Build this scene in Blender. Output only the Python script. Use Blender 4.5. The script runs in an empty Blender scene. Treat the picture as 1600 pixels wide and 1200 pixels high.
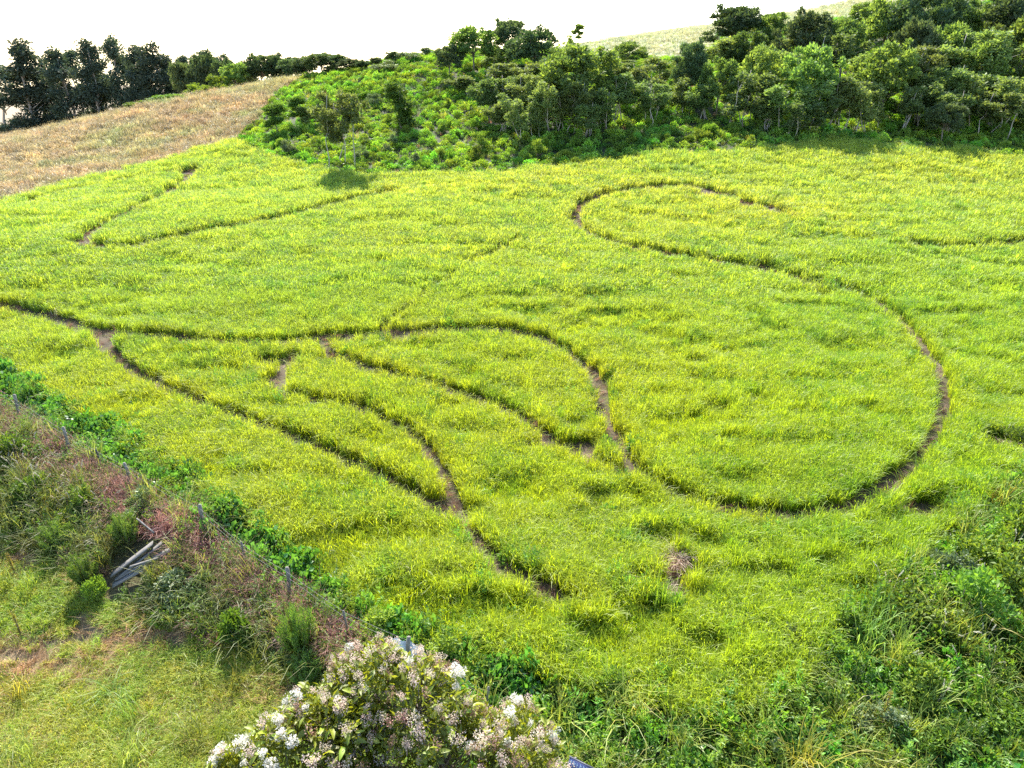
import bpy, math, random
import numpy as np
from mathutils import Vector, Matrix, Euler

random.seed(7)
rng = np.random.default_rng(11)
R = math.radians
scene = bpy.context.scene
COL = scene.collection

# ------------------------------------------------------------------ camera, sky, sun, exposure
CAM_H = 16.5
PITCH = R(25.7)              # the drone looks down by this much
FPX = 1121.0                 # focal length in pixels of a 1600 px wide frame
cam_d = bpy.data.cameras.new('camera')
cam_d.sensor_width = 36.0
cam_d.lens = 36.0 * FPX / 1600.0
cam_d.clip_start = 0.1
cam_d.clip_end = 4000
cam = bpy.data.objects.new('camera', cam_d)
cam.location = (0, 0, CAM_H)
cam.rotation_euler = (math.pi / 2 - PITCH, 0, 0)
COL.objects.link(cam)
scene.camera = cam

SUN_EL, SUN_AZ = R(42), R(-13)      # azimuth from +Y, negative is to the left
world = bpy.data.worlds.new('World')
scene.world = world
world.use_nodes = True
wn = world.node_tree
bg = wn.nodes['Background']
sky = wn.nodes.new('ShaderNodeTexSky')
sky.sky_type = 'NISHITA'
sky.sun_disc = False
sky.sun_elevation = SUN_EL
sky.sun_rotation = SUN_AZ
sky.altitude = 600
sky.air_density = 1.0
sky.dust_density = 0.5
sky.ozone_density = 1.5
wn.links.new(sky.outputs[0], bg.inputs[0])
bg.inputs[1].default_value = 0.15

sun_d = bpy.data.lights.new('sun', 'SUN')
sun_d.energy = 5.0
sun_d.angle = R(0.6)
sun_d.color = (1.0, 0.95, 0.86)
sun = bpy.data.objects.new('sun', sun_d)
sdir = Vector((math.sin(SUN_AZ) * math.cos(SUN_EL), math.cos(SUN_AZ) * math.cos(SUN_EL), math.sin(SUN_EL)))
sun.rotation_euler = sdir.to_track_quat('Z', 'Y').to_euler()
sun.location = sdir * 100
COL.objects.link(sun)

vs = scene.view_settings
vs.view_transform = 'Standard'
vs.look = 'None'
vs.exposure = 1.55
vs.gamma = 1.0
vs.use_curve_mapping = False
cy = scene.cycles
cy.max_bounces = 6
cy.diffuse_bounces = 2
cy.glossy_bounces = 2
cy.transmission_bounces = 4
cy.transparent_max_bounces = 6
cy.use_denoising = False
cy.caustics_reflective = False
cy.caustics_refractive = False

# ------------------------------------------------------------------ survey: photograph <-> place
CP, SP = math.cos(PITCH), math.sin(PITCH)

def at(px, py, Y):
    """point of the place seen at that pixel, Y metres in front of the camera"""
    u, v = (px - 800) / FPX, (600 - py) / FPX
    t = Y / (CP + v * SP)
    return np.array([t * u, Y, CAM_H + t * (-SP + v * CP)])

def proj(P):
    P = np.asarray(P, float)
    x, y, z = P[..., 0], P[..., 1], P[..., 2] - CAM_H
    d = y * CP - z * SP
    up = y * SP + z * CP
    d = np.where(d < 0.1, 0.1, d)
    return 800 + FPX * x / d, 600 - FPX * up / d

# ------------------------------------------------------------------ noise
_tab = rng.random((256, 256))

def vnoise(x, y):
    x = np.asarray(x, float); y = np.asarray(y, float)
    xi, yi = np.floor(x).astype(int), np.floor(y).astype(int)
    fx, fy = x - xi, y - yi
    fx = fx * fx * (3 - 2 * fx); fy = fy * fy * (3 - 2 * fy)
    a = _tab[xi % 256, yi % 256]; b = _tab[(xi + 1) % 256, yi % 256]
    c = _tab[xi % 256, (yi + 1) % 256]; d = _tab[(xi + 1) % 256, (yi + 1) % 256]
    return (a * (1 - fx) + b * fx) * (1 - fy) + (c * (1 - fx) + d * fx) * fy

def fbm(x, y, o=3):
    s, a, n = 0, 1.0, 0
    for k in range(o):
        s = s + a * vnoise(x * 2 ** k + 17.3 * k, y * 2 ** k + 5.1 * k); n += a; a *= 0.5
    return s / n

# ------------------------------------------------------------------ terrain height field
SURVEY = [  # pixel, pixel, metres in front of the camera
    (800, 600, 34.3), (300, 600, 34), (1300, 600, 34.5), (1580, 600, 35),
    (800, 500, 42.5), (0, 500, 42), (1590, 500, 43),
    (800, 400, 54), (0, 400, 52), (1590, 400, 55),
    (800, 300, 71), (0, 310, 72), (300, 290, 76), (1590, 300, 72), (1200, 300, 71),
    (600, 262, 80), (800, 260, 80), (1100, 235, 84), (1590, 240, 82), (400, 235, 88), (1350, 230, 84),
    (800, 800, 22.9), (1200, 800, 22.9), (1590, 800, 22.5), (800, 1000, 16.3), (1200, 1000, 16.3), (1590, 1000, 16.2),
    (1000, 1190, 12.4), (1590, 1190, 12.6), (450, 800, 22.9), (320, 838, 21.4), (545, 990, 16.7), (110, 712, 27.0), (0, 640, 31),
    (100, 1000, 18.1), (100, 1190, 13.4), (400, 1100, 15.2), (0, 900, 21.1), (250, 1040, 17.0), (400, 1190, 13.3),
    (0, 225, 108), (120, 200, 112), (250, 165, 118), (380, 140, 124), (480, 122, 128),
    (150, 250, 92), (350, 180, 108), (0, 270, 88),
    (600, 180, 100), (640, 92, 124), (560, 108, 126), (700, 120, 112), (760, 200, 92),
    (900, 215, 88), (950, 80, 140), (950, 66, 152), (1100, 46, 165), (1350, 12, 168),
    (1100, 205, 91), (1300, 212, 88),
]
EXTRA = [(-2, 8, -1.6), (0, -20, -2.5), (-40, 0, -3), (40, 0, -1), (-60, 30, -1), (60, 30, 0.2), (90, 60, 3), (-95, 60, 0),
         (-109, 165, -9), (-75, 170, -6), (-45, 175, -2), (-20, 185, 3), (20, 110, 11), (40, 120, 13),
         (60, 97, 7), (65, 122, 14), (75, 150, 22), (105, 120, 17), (95, 172, 28), (20, 220, 15), (60, 225, 20), (0, 230, 10),
         (-40, 250, -14), (-150, 250, -30), (200, 200, 26), (-200, 100, -6), (200, 60, 6), (0, 420, -30), (300, 420, -10), (-300, 420, -60),
         (-300, -100, -4), (300, -100, 0), (-300, 150, -10), (300, 120, 14)]
_cp = np.array([at(*s) for s in SURVEY] + [np.array(e, float) for e in EXTRA])

def _tps(r2):
    return np.where(r2 > 1e-9, 0.5 * r2 * np.log(np.maximum(r2, 1e-9)), 0)
_sc = 40.0
_xy = _cp[:, :2] / _sc
_n = len(_xy)
_K = _tps(((_xy[:, None] - _xy[None]) ** 2).sum(-1)) + np.eye(_n) * 0.003
_P = np.c_[np.ones(_n), _xy]
_A = np.block([[_K, _P], [_P.T, np.zeros((3, 3))]])
_w = np.linalg.solve(_A, np.r_[_cp[:, 2], 0, 0, 0])

def ground_exact(x, y):
    x = np.atleast_1d(np.asarray(x, float)); y = np.atleast_1d(np.asarray(y, float))
    out = np.empty(x.size); X = np.c_[x.ravel(), y.ravel()] / _sc
    for i in range(0, len(X), 20000):
        c = X[i:i + 20000]
        k = _tps(((c[:, None] - _xy[None]) ** 2).sum(-1))
        out[i:i + 20000] = k @ _w[:_n] + _w[_n] + c @ _w[_n + 1:]
    out = np.clip(out, -70, 40).reshape(x.shape)
    near = np.exp(-((x / 120) ** 2 + ((y - 60) / 120) ** 2))
    out = out + near * (0.5 * (fbm(x / 14, y / 9, 2) - 0.5) + 0.16 * (vnoise(x / 2.6, y / 1.9) - 0.5))
    return out

def axis(pts):
    a = []
    for lo, hi, st in pts:
        a += list(np.arange(lo, hi, st))
    return np.array(sorted(set(a)))
gx = axis([(-900, -260, 80), (-260, -140, 10), (-140, -70, 2.5), (-70, 70, 1.0), (70, 140, 2.5), (140, 260, 10), (260, 941, 80)])
gy = axis([(-300, -40, 40), (-40, 4, 4), (4, 100, 1.0), (100, 200, 2.0), (200, 320, 10), (320, 1601, 80)])
GX, GY = np.meshgrid(gx, gy, indexing='ij')
GZ = ground_exact(GX.ravel(), GY.ravel()).reshape(GX.shape)

def ground(x, y):
    """height of the terrain mesh, bilinear on its grid"""
    x = np.asarray(x, float); y = np.asarray(y, float)
    i = np.clip(np.searchsorted(gx, x) - 1, 0, len(gx) - 2); j = np.clip(np.searchsorted(gy, y) - 1, 0, len(gy) - 2)
    fx = (x - gx[i]) / (gx[i + 1] - gx[i]); fy = (y - gy[j]) / (gy[j + 1] - gy[j])
    return (GZ[i, j] * (1 - fx) + GZ[i + 1, j] * fx) * (1 - fy) + (GZ[i, j + 1] * (1 - fx) + GZ[i + 1, j + 1] * fx) * fy

def hit(px, py, lift=0.0):
    """where the view ray of that pixel meets the ground"""
    u, v = (px - 800) / FPX, (600 - py) / FPX
    d = np.array([u, CP + v * SP, -SP + v * CP])
    t = np.arange(6, 260, 0.15)
    P = d[None] * t[:, None]; P[:, 2] += CAM_H
    below = P[:, 2] < ground(P[:, 0], P[:, 1]) + lift
    k = int(np.argmax(below)) if below.any() else len(t) - 1
    return np.array([P[k, 0], P[k, 1], float(ground(P[k, 0], P[k, 1]))])

def inside(px, py, poly):
    poly = np.array(poly, float); r = np.zeros(np.shape(px), bool)
    j = len(poly) - 1
    for i in range(len(poly)):
        xi, yi = poly[i]; xj, yj = poly[j]
        r ^= ((yi > py) != (yj > py)) & (px < (xj - xi) * (py - yi) / (yj - yi + 1e-12) + xi)
        j = i
    return r

# ------------------------------------------------------------------ node helpers and materials
def new_mat(name):
    m = bpy.data.materials.new(name); m.use_nodes = True
    nt = m.node_tree; nt.nodes.clear()
    return m, nt, nt.nodes.new('ShaderNodeOutputMaterial')

def rgb(c): return (c[0], c[1], c[2], 1)

def leaf_mat(name, c1, c2, trans=0.45, tcol=(1.25, 1.15, 0.6), gloss=0.05, tint=False, objvar=0.35, rough=0.45):
    """leaf or blade: colour runs c1..c2 over the mesh's own variation; light comes through the blade"""
    m, nt, out = new_mat(name); L = nt.links
    at_ = nt.nodes.new('ShaderNodeAttribute'); at_.attribute_name = 'var'
    mix = nt.nodes.new('ShaderNodeMix'); mix.data_type = 'RGBA'
    mix.inputs[6].default_value = rgb(c1); mix.inputs[7].default_value = rgb(c2)
    L.new(at_.outputs['Fac'], mix.inputs[0])
    col = mix.outputs[2]
    if tint:
        ti = nt.nodes.new('ShaderNodeAttribute'); ti.attribute_type = 'INSTANCER'; ti.attribute_name = 'tint'
        mu = nt.nodes.new('ShaderNodeMix'); mu.data_type = 'RGBA'; mu.blend_type = 'MULTIPLY'; mu.inputs[0].default_value = 1
        L.new(col, mu.inputs[6]); L.new(ti.outputs['Color'], mu.inputs[7]); col = mu.outputs[2]
    else:
        oi = nt.nodes.new('ShaderNodeObjectInfo')
        hs = nt.nodes.new('ShaderNodeHueSaturation')
        mr = nt.nodes.new('ShaderNodeMapRange'); mr.inputs[3].default_value = 1 - objvar; mr.inputs[4].default_value = 1 + objvar
        L.new(oi.outputs['Random'], mr.inputs[0]); L.new(mr.outputs[0], hs.inputs['Value']); L.new(col, hs.inputs['Color'])
        mh = nt.nodes.new('ShaderNodeMath'); mh.operation = 'MULTIPLY_ADD'; mh.inputs[1].default_value = 7.31; mh.inputs[2].default_value = 0.0
        fr = nt.nodes.new('ShaderNodeMath'); fr.operation = 'FRACT'
        L.new(oi.outputs['Random'], mh.inputs[0]); L.new(mh.outputs[0], fr.inputs[0])
        m2 = nt.nodes.new('ShaderNodeMapRange'); m2.inputs[3].default_value = 0.48; m2.inputs[4].default_value = 0.52
        L.new(fr.outputs[0], m2.inputs[0]); L.new(m2.outputs[0], hs.inputs['Hue'])
        col = hs.outputs[0]
    df = nt.nodes.new('ShaderNodeBsdfDiffuse'); tr = nt.nodes.new('ShaderNodeBsdfTranslucent')
    tm = nt.nodes.new('ShaderNodeMix'); tm.data_type = 'RGBA'; tm.blend_type = 'MULTIPLY'; tm.inputs[0].default_value = 1
    tm.inputs[7].default_value = rgb(tcol)
    L.new(col, tm.inputs[6]); L.new(col, df.inputs[0]); L.new(tm.outputs[2], tr.inputs[0])
    ms = nt.nodes.new('ShaderNodeMixShader'); ms.inputs[0].default_value = trans
    L.new(df.outputs[0], ms.inputs[1]); L.new(tr.outputs[0], ms.inputs[2])
    sh = ms.outputs[0]
    if gloss > 0:
        gl = nt.nodes.new('ShaderNodeBsdfGlossy'); gl.inputs['Roughness'].default_value = rough
        gl.inputs[0].default_value = (1, 1, 1, 1)
        m3 = nt.nodes.new('ShaderNodeMixShader'); m3.inputs[0].default_value = gloss
        L.new(sh, m3.inputs[1]); L.new(gl.outputs[0], m3.inputs[2]); sh = m3.outputs[0]
    L.new(sh, out.inputs[0])
    return m

def solid_mat(name, c1, c2, scale=8.0, rough=0.85, stretch=(1, 1, 1), bump=0.3, detail=6):
    m, nt, out = new_mat(name); L = nt.links
    tc = nt.nodes.new('ShaderNodeTexCoord'); mp = nt.nodes.new('ShaderNodeMapping'); mp.inputs['Scale'].default_value = stretch
    no = nt.nodes.new('ShaderNodeTexNoise'); no.inputs['Scale'].default_value = scale; no.inputs['Detail'].default_value = detail
    ra = nt.nodes.new('ShaderNodeValToRGB')
    ra.color_ramp.elements[0].position = 0.3; ra.color_ramp.elements[0].color = rgb(c1)
    ra.color_ramp.elements[1].position = 0.7; ra.color_ramp.elements[1].color = rgb(c2)
    pb = nt.nodes.new('ShaderNodeBsdfPrincipled'); pb.inputs['Roughness'].default_value = rough
    bu = nt.nodes.new('ShaderNodeBump'); bu.inputs['Strength'].default_value = bump; bu.inputs['Distance'].default_value = 0.02
    L.new(tc.outputs['Object'], mp.inputs[0]); L.new(mp.outputs[0], no.inputs[0]); L.new(no.outputs[0], ra.inputs[0])
    L.new(ra.outputs[0], pb.inputs['Base Color']); L.new(no.outputs[0], bu.inputs['Height']); L.new(bu.outputs[0], pb.inputs['Normal'])
    L.new(pb.outputs[0], out.inputs[0])
    return m

# ------------------------------------------------------------------ mesh helpers
def mesh_np(name, V, quads=None, tris=None, mat=None, var=None, smooth=False):
    me = bpy.data.meshes.new(name)
    V = np.asarray(V, np.float32)
    q = np.zeros((0, 4), np.int32) if quads is None else np.asarray(quads, np.int32).reshape(-1, 4)
    t = np.zeros((0, 3), np.int32) if tris is None else np.asarray(tris, np.int32).reshape(-1, 3)
    me.vertices.add(len(V)); me.vertices.foreach_set('co', V.ravel())
    nl = q.size + t.size
    me.loops.add(nl); me.loops.foreach_set('vertex_index', np.r_[q.ravel(), t.ravel()].astype(np.int32))
    me.polygons.add(len(q) + len(t))
    st = np.r_[np.arange(len(q)) * 4, q.size + np.arange(len(t)) * 3].astype(np.int32)
    me.polygons.foreach_set('loop_start', st)
    if smooth:
        me.polygons.foreach_set('use_smooth', np.ones(len(q) + len(t), bool))
    if var is not None:
        a = me.attributes.new('var', 'FLOAT', 'POINT'); a.data.foreach_set('value', np.asarray(var, np.float32))
    if mat is not None: me.materials.append(mat)
    me.update(calc_edges=True)
    return me

class Geo:
    """collects pieces of geometry for one mesh"""
    def __init__(s): s.V, s.Q, s.T, s.A, s.n = [], [], [], [], 0
    def add(s, V, Q=None, T=None, var=0.5):
        V = np.asarray(V, float).reshape(-1, 3)
        if Q is not None: s.Q.append(np.asarray(Q, int).reshape(-1, 4) + s.n)
        if T is not None: s.T.append(np.asarray(T, int).reshape(-1, 3) + s.n)
        s.A.append(np.broadcast_to(np.asarray(var, float), (len(V),)).copy()); s.V.append(V); s.n += len(V)
    def mesh(s, name, mat, smooth=False):
        return mesh_np(name, np.concatenate(s.V), np.concatenate(s.Q) if s.Q else None, np.concatenate(s.T) if s.T else None,
                       mat, np.concatenate(s.A), smooth)

def unit(v):
    return v / np.maximum(np.linalg.norm(v, axis=-1, keepdims=True), 1e-9)

def rand_dir(n, r):
    return unit(r.normal(size=(n, 3)))

def blades(g, base, az, length, width, lean, bend, r, var):
    """strips that rise, lean along az and arch over: quad + tip triangle twice folded"""
    n = len(base)
    d = np.c_[np.cos(az), np.sin(az), np.zeros(n)]
    s = np.c_[-np.sin(az + r.normal(0, .7, n)), np.cos(az), np.zeros(n)]; s = unit(s) * (width * 0.5)[:, None]
    up = np.array([0, 0, 1.0])
    p1 = base + up * (length * 0.5)[:, None] + d * (lean * length * 0.5)[:, None]
    p2 = base + up * (length * 0.82)[:, None] + d * ((lean + bend * 0.4) * length * 0.85)[:, None]
    p3 = base + up * (length * (1 - 0.35 * bend))[:, None] + d * ((lean + bend) * length)[:, None]
    V = np.stack([base - s * .7, base + s * .7, p1 - s, p1 + s, p2 - s * .8, p2 + s * .8, p3], 1).reshape(-1, 3)
    o = np.arange(n) * 7
    Q = np.concatenate([np.c_[o, o + 1, o + 3, o + 2], np.c_[o + 2, o + 3, o + 5, o + 4]])
    T = np.c_[o + 4, o + 5, o + 6]
    g.add(V, Q, T, np.repeat(var, 7))

def leaves(g, pos, axis, size, aspect, r, var, fold=0.25, jitter=1.0):
    """pointed leaves: rhombus folded along its midrib, growing from pos along axis"""
    n = len(pos); axis = unit(axis)
    s = unit(np.cross(axis, unit(r.normal(size=(n, 3)) * jitter + np.array([0, 0, .4]))))
    nn = np.cross(s, axis)
    L = size[:, None]; W = (size * aspect * 0.5)[:, None]
    m = pos + axis * L * 0.45
    V = np.stack([pos, m + s * W + nn * W * fold, pos + axis * L - nn * L * 0.1, m - s * W + nn * W * fold], 1).reshape(-1, 3)
    o = np.arange(n) * 4
    g.add(V, None, np.concatenate([np.c_[o, o + 1, o + 2], np.c_[o, o + 2, o + 3]]), np.repeat(var, 4))

def tube(g, pts, radii, sides=6, var=0.5, cap=True):
    pts = np.asarray(pts, float); radii = np.broadcast_to(np.asarray(radii, float), (len(pts),))
    V = []; 
    for i, p in enumerate(pts):
        t = unit(pts[min(i + 1, len(pts) - 1)] - pts[max(i - 1, 0)])
        a = unit(np.cross(t, [0.31, 0.95, 0.07] if abs(t[1]) < .9 else [1, 0, 0])); b = np.cross(t, a)
        an = np.arange(sides) / sides * 2 * math.pi
        V.append(p + radii[i] * (np.cos(an)[:, None] * a + np.sin(an)[:, None] * b))
    Q = []
    for i in range(len(pts) - 1):
        for k in range(sides):
            k2 = (k + 1) % sides
            Q.append((i * sides + k, i * sides + k2, (i + 1) * sides + k2, (i + 1) * sides + k))
    V = np.concatenate(V); T = None
    if cap:
        e = (len(pts) - 1) * sides
        T = [(e, e + k, e + k + 1) for k in range(1, sides - 1)] + [(0, k + 1, k) for k in range(1, sides - 1)]
    g.add(V, Q, T, var)

def obj(name, me, parent=None, loc=(0, 0, 0), rot=(0, 0, 0), scale=(1, 1, 1)):
    o = bpy.data.objects.new(name, me)
    o.location = loc; o.rotation_euler = rot; o.scale = scale
    COL.objects.link(o)
    if parent is not None: o.parent = parent
    return o

def tag(o, label=None, cat=None, group=None, kind=None):
    if label: o['label'] = label
    if cat: o['category'] = cat
    if group: o['group'] = group
    if kind: o['kind'] = kind
    return o

def thing(name, label, cat, loc, rotz=0, scale=(1, 1, 1), group=None):
    o = bpy.data.objects.new(name, None); o.empty_display_size = 0.2
    o.location = loc; o.rotation_euler = (0, 0, rotz); o.scale = scale
    COL.objects.link(o)
    return tag(o, label, cat, group)

# ------------------------------------------------------------------ scatter of uncountable plants (stuff)
def scatter(name, label, cat, P, rot, scl, tint, idx, protos):
    col = bpy.data.collections.new(name + '_kinds')
    for i, me in enumerate(protos):
        o = bpy.data.objects.new('%s_kind_%02d' % (name, i), me); col.objects.link(o)
    me = bpy.data.meshes.new(name)
    n = len(P)
    me.vertices.add(n); me.vertices.foreach_set('co', np.asarray(P, np.float32).ravel())
    for nm, ty, dat, key in (('rot', 'FLOAT_VECTOR', rot, 'vector'), ('scl', 'FLOAT_VECTOR', scl, 'vector'), ('tint', 'FLOAT_VECTOR', tint, 'vector')):
        a = me.attributes.new(nm, ty, 'POINT'); a.data.foreach_set(key, np.asarray(dat, np.float32).ravel())
    a = me.attributes.new('pick', 'INT', 'POINT'); a.data.foreach_set('value', np.asarray(idx, np.int32))
    o = obj(name, me); tag(o, label, cat, None, 'stuff')
    ng = bpy.data.node_groups.new(name + '_scatter', 'GeometryNodeTree')
    ng.interface.new_socket('Geometry', in_out='INPUT', socket_type='NodeSocketGeometry')
    ng.interface.new_socket('Geometry', in_out='OUTPUT', socket_type='NodeSocketGeometry')
    N, L = ng.nodes, ng.links
    gi = N.new('NodeGroupInput'); go = N.new('NodeGroupOutput')
    ci = N.new('GeometryNodeCollectionInfo'); ci.inputs['Collection'].default_value = col
    ci.inputs['Separate Children'].default_value = True
    ip = N.new('GeometryNodeInstanceOnPoints'); ip.inputs['Pick Instance'].default_value = True
    def named(nm, ty):
        a = N.new('GeometryNodeInputNamedAttribute'); a.data_type = ty; a.inputs['Name'].default_value = nm; return a.outputs['Attribute']
    L.new(gi.outputs[0], ip.inputs['Points']); L.new(ci.outputs[0], ip.inputs['Instance'])
    L.new(named('pick', 'INT'), ip.inputs['Instance Index'])
    er = N.new('FunctionNodeEulerToRotation'); L.new(named('rot', 'FLOAT_VECTOR'), er.inputs[0]); L.new(er.outputs[0], ip.inputs['Rotation'])
    L.new(named('scl', 'FLOAT_VECTOR'), ip.inputs['Scale'])
    L.new(ip.outputs[0], go.inputs[0])
    md = o.modifiers.new('scatter', 'NODES'); md.node_group = ng
    return o

def jitter_grid(x0, x1, y0, y1, step):
    xs = np.arange(x0, x1, step); ys = np.arange(y0, y1, step)
    X, Y = np.meshgrid(xs, ys); X = X.ravel(); Y = Y.ravel()
    X = X + rng.uniform(-.55, .55, X.size) * step; Y = Y + rng.uniform(-.55, .55, Y.size) * step
    return X, Y

def rot_lean(n, lean, az, spread=0.06):
    """random spin, then a common lean of `lean` radians towards az"""
    rz = rng.uniform(0, 2 * math.pi, n)
    # leaning towards az in world space: intrinsic spin first, so the tilt is given in the spun frame
    ax, ay = -np.sin(az) * lean + rng.normal(0, spread, n), np.cos(az) * lean + rng.normal(0, spread, n)
    return np.c_[ax, ay, rz]   # XYZ euler: tilt about x and y, applied before z would be wrong way round for big leans; small here

# ------------------------------------------------------------------ what grows where (outlines seen in the photograph)
CROP = [(-700, 560), (0, 585), (60, 620), (150, 660), (260, 735), (380, 812), (480, 900), (560, 965), (650, 1010), (770, 1035), (850, 1064), (960, 1105),
        (1080, 1140), (1190, 1125), (1265, 1060), (1310, 985), (1385, 905), (1490, 835), (1600, 745), (2300, 560), (2300, 262), (1600, 250), (1440, 232), (1300, 222),
        (1180, 236), (1060, 245), (900, 262), (760, 274), (600, 280), (540, 272), (470, 258), (400, 238), (370, 222), (200, 268), (0, 318), (-300, 390), (-700, 470)]
BROWN = [(-700, 480), (-300, 396), (0, 320), (200, 270), (372, 222), (400, 190), (430, 150), (490, 110), (490, 60), (-700, 60)]
HILL = [(370, 222), (400, 238), (470, 258), (540, 272), (600, 280), (760, 274), (900, 262), (1060, 245), (1180, 236), (1300, 222), (1440, 232), (1600, 250), (2300, 262),
        (2300, -400), (1400, -400), (1100, 95), (900, 85), (640, 60), (490, 60), (490, 110), (430, 150), (400, 190)]
MEADOW = [(860, 30), (860, 80), (1100, 100), (1400, 60), (1700, -30), (1700, -200), (1100, -100)]
VINES = [(-700, 545), (0, 575), (70, 612), (160, 655), (270, 728), (385, 800), (490, 885), (560, 945), (660, 985), (760, 1010), (850, 1060), (850, 1110), (740, 1080), (640, 1040),
         (550, 1000), (470, 950), (400, 890), (300, 815), (200, 750), (100, 690), (0, 640), (-700, 640)]
REDSTRIP = [(-700, 560), (-100, 600), (34, 652), (112, 702), (209, 760), (323, 828), (456, 926), (546, 985), (610, 1020), (560, 1055), (470, 1020), (390, 968), (310, 915),
            (230, 850), (130, 785), (40, 735), (-100, 655), (-700, 620)]
BANK = [(-700, 615), (-100, 648), (60, 716), (150, 768), (250, 832), (330, 890), (400, 938), (470, 992), (560, 1040), (640, 1090), (520, 1075), (420, 1035), (330, 1010), (240, 970),
        (190, 930), (130, 890), (0, 850), (-700, 760)]
PASTURE = [(-700, 750), (0, 845), (130, 885), (190, 925), (240, 965), (330, 1000), (420, 1030), (520, 1070), (640, 1085), (700, 1150), (900, 1400), (-900, 1400), (-1500, 900)]
TANGLE = [(2300, 560), (1600, 745), (1490, 835), (1385, 905), (1310, 985), (1265, 1060), (1190, 1125), (1080, 1140), (960, 1105), (850, 1062), (850, 1110), (740, 1080), (700, 1150), (900, 1400), (2600, 1400), (2600, 700)]
TRAILS = [  # polyline, half width (m)
    ([(-300, 430), (-120, 458), (0, 482), (80, 500), (160, 520), (280, 533), (400, 540), (500, 533), (600, 524), (700, 519), (790, 520), (850, 533)], 0.50),
    ([(850, 533), (900, 562), (935, 605), (945, 650), (960, 692), (1000, 742), (1060, 777), (1130, 799), (1200, 809), (1280, 806), (1350, 786), (1410, 746), (1450, 700)], 0.25),
    ([(1130, 799), (1200, 809), (1280, 806), (1350, 786), (1410, 746)], 0.42),
    ([(1450, 700), (1470, 650), (1472, 600), (1452, 563), (1430, 530), (1390, 490), (1340, 462)], 0.28),
    ([(1390, 490), (1340, 462), (1250, 437), (1150, 417), (1060, 402), (980, 387), (930, 371), (899, 350)], 0.42),
    ([(899, 350), (907, 325), (950, 305), (1020, 294), (1080, 292), (1130, 305), (1180, 322), (1230, 337)], 0.45),
    ([(160, 522), (166, 545), (200, 575), (250, 605), (320, 635), (400, 665), (470, 693), (540, 724), (600, 753), (660, 785), (700, 808)], 0.36),
    ([(460, 558), (430, 598), (452, 621), (550, 640), (640, 684), (690, 742), (720, 810), (760, 866), (820, 912), (900, 950)], 0.27),
    ([(508, 543), (540, 565), (620, 590), (700, 612), (760, 632), (820, 662), (870, 696), (930, 726), (990, 746)], 0.32),
    ([(303, 266), (288, 285), (240, 315), (180, 345), (140, 368), (130, 384), (200, 386), (300, 368), (420, 346), (520, 322), (610, 300)], 0.45),
    ([(-200, 372), (0, 327), (80, 307), (160, 291), (230, 277), (300, 266)], 0.35),
    ([(600, 512), (640, 480), (680, 452), (740, 416), (810, 374)], 0.06),
    ([(1385, 376), (1450, 386), (1520, 390), (1600, 380), (1750, 365)], 0.35),
    ([(1190, 412), (1240, 440), (1290, 470)], 0.2),
]
BARE = [(436, 570, .9, .6), (428, 600, .7, .5), (942, 602, .5, .6), (962, 690, .6, .7), (885, 702, 1.3, .35), (1060, 890, .55, .5), (1592, 700, 1.5, .8), (1555, 690, .7, .5),
        (1120, 308, 1.6, .6), (1040, 925, .4, .3), (1440, 800, .6, .5), (185, 205 + 320, .4, .4), (295, 272, .8, .6), (1180, 325, 1.2, .5), (925, 800, .3, .3)]

HOLLOWS = [(1035, 838, .9, .55, .6), (1000, 800, .8, .5, .5), (930, 775, .9, .5, .55), (1110, 850, .8, .5, .55), (1010, 905, .7, .4, .55), (1130, 905, .9, .4, .55), (1075, 935, .9, .35, .5), (945, 745, .9, .45, .5),
           (1430, 808, 1.1, .6, .6), (1370, 862, 1.0, .45, .55), (1290, 880, .9, .45, .5), (1200, 900, .9, .45, .5), (1480, 780, .9, .5, .55), (1545, 740, .8, .5, .5), (1260, 850, .9, .4, .45), (1180, 860, .7, .4, .5),
           (900, 660, .8, .7, .6), (870, 640, .6, .5, .5), (840, 700, .9, .4, .45), (700, 645, 1.0, .4, .45), (590, 580, 1.2, .5, .45), (520, 560, 1.0, .5, .45), (950, 490, 1.0, .6, .5), (985, 500, .7, .5, .5), (880, 480, .9, .6, .4),
           (700, 428, .8, .5, .5), (485, 410, .7, .6, .6), (1055, 398, 1.6, .7, .5), (1300, 366, 1.6, .6, .6), (1250, 478, 2.2, .6, .5), (1340, 455, 1.4, .6, .55), (1490, 490, 2.4, .6, .5), (1330, 345, 3.0, .7, .45), (1440, 385, 3.5, .7, .5),
           (1180, 625, .8, .6, .5), (1120, 640, .7, .6, .5), (1255, 650, .8, .5, .5), (1130, 690, 1.0, .5, .5), (1340, 640, .8, .5, .45), (1090, 565, .8, .6, .45), (760, 800, .7, .6, .55), (790, 900, .7, .5, .5), (860, 940, .7, .4, .5),
           (1000, 960, .8, .4, .5), (930, 985, .6, .4, .5), (1110, 1010, .8, .4, .5), (700, 900, .7, .4, .45), (620, 850, .7, .4, .4), (300, 555, 1.4, .5, .4), (100, 525, 1.2, .6, .4), (240, 430, 1.8, .6, .35), (60, 340, 3, .8, .4),
           (200, 290, 3, .8, .45), (330, 240, 2, .8, .4), (1500, 330, 3, .7, .35), (1000, 335, 2.0, .7, .35), (760, 300, 2.5, .7, .35), (620, 340, 2.0, .7, .35), (1420, 570, 1.2, .5, .4), (1540, 560, 1.5, .5, .4)]

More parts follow.
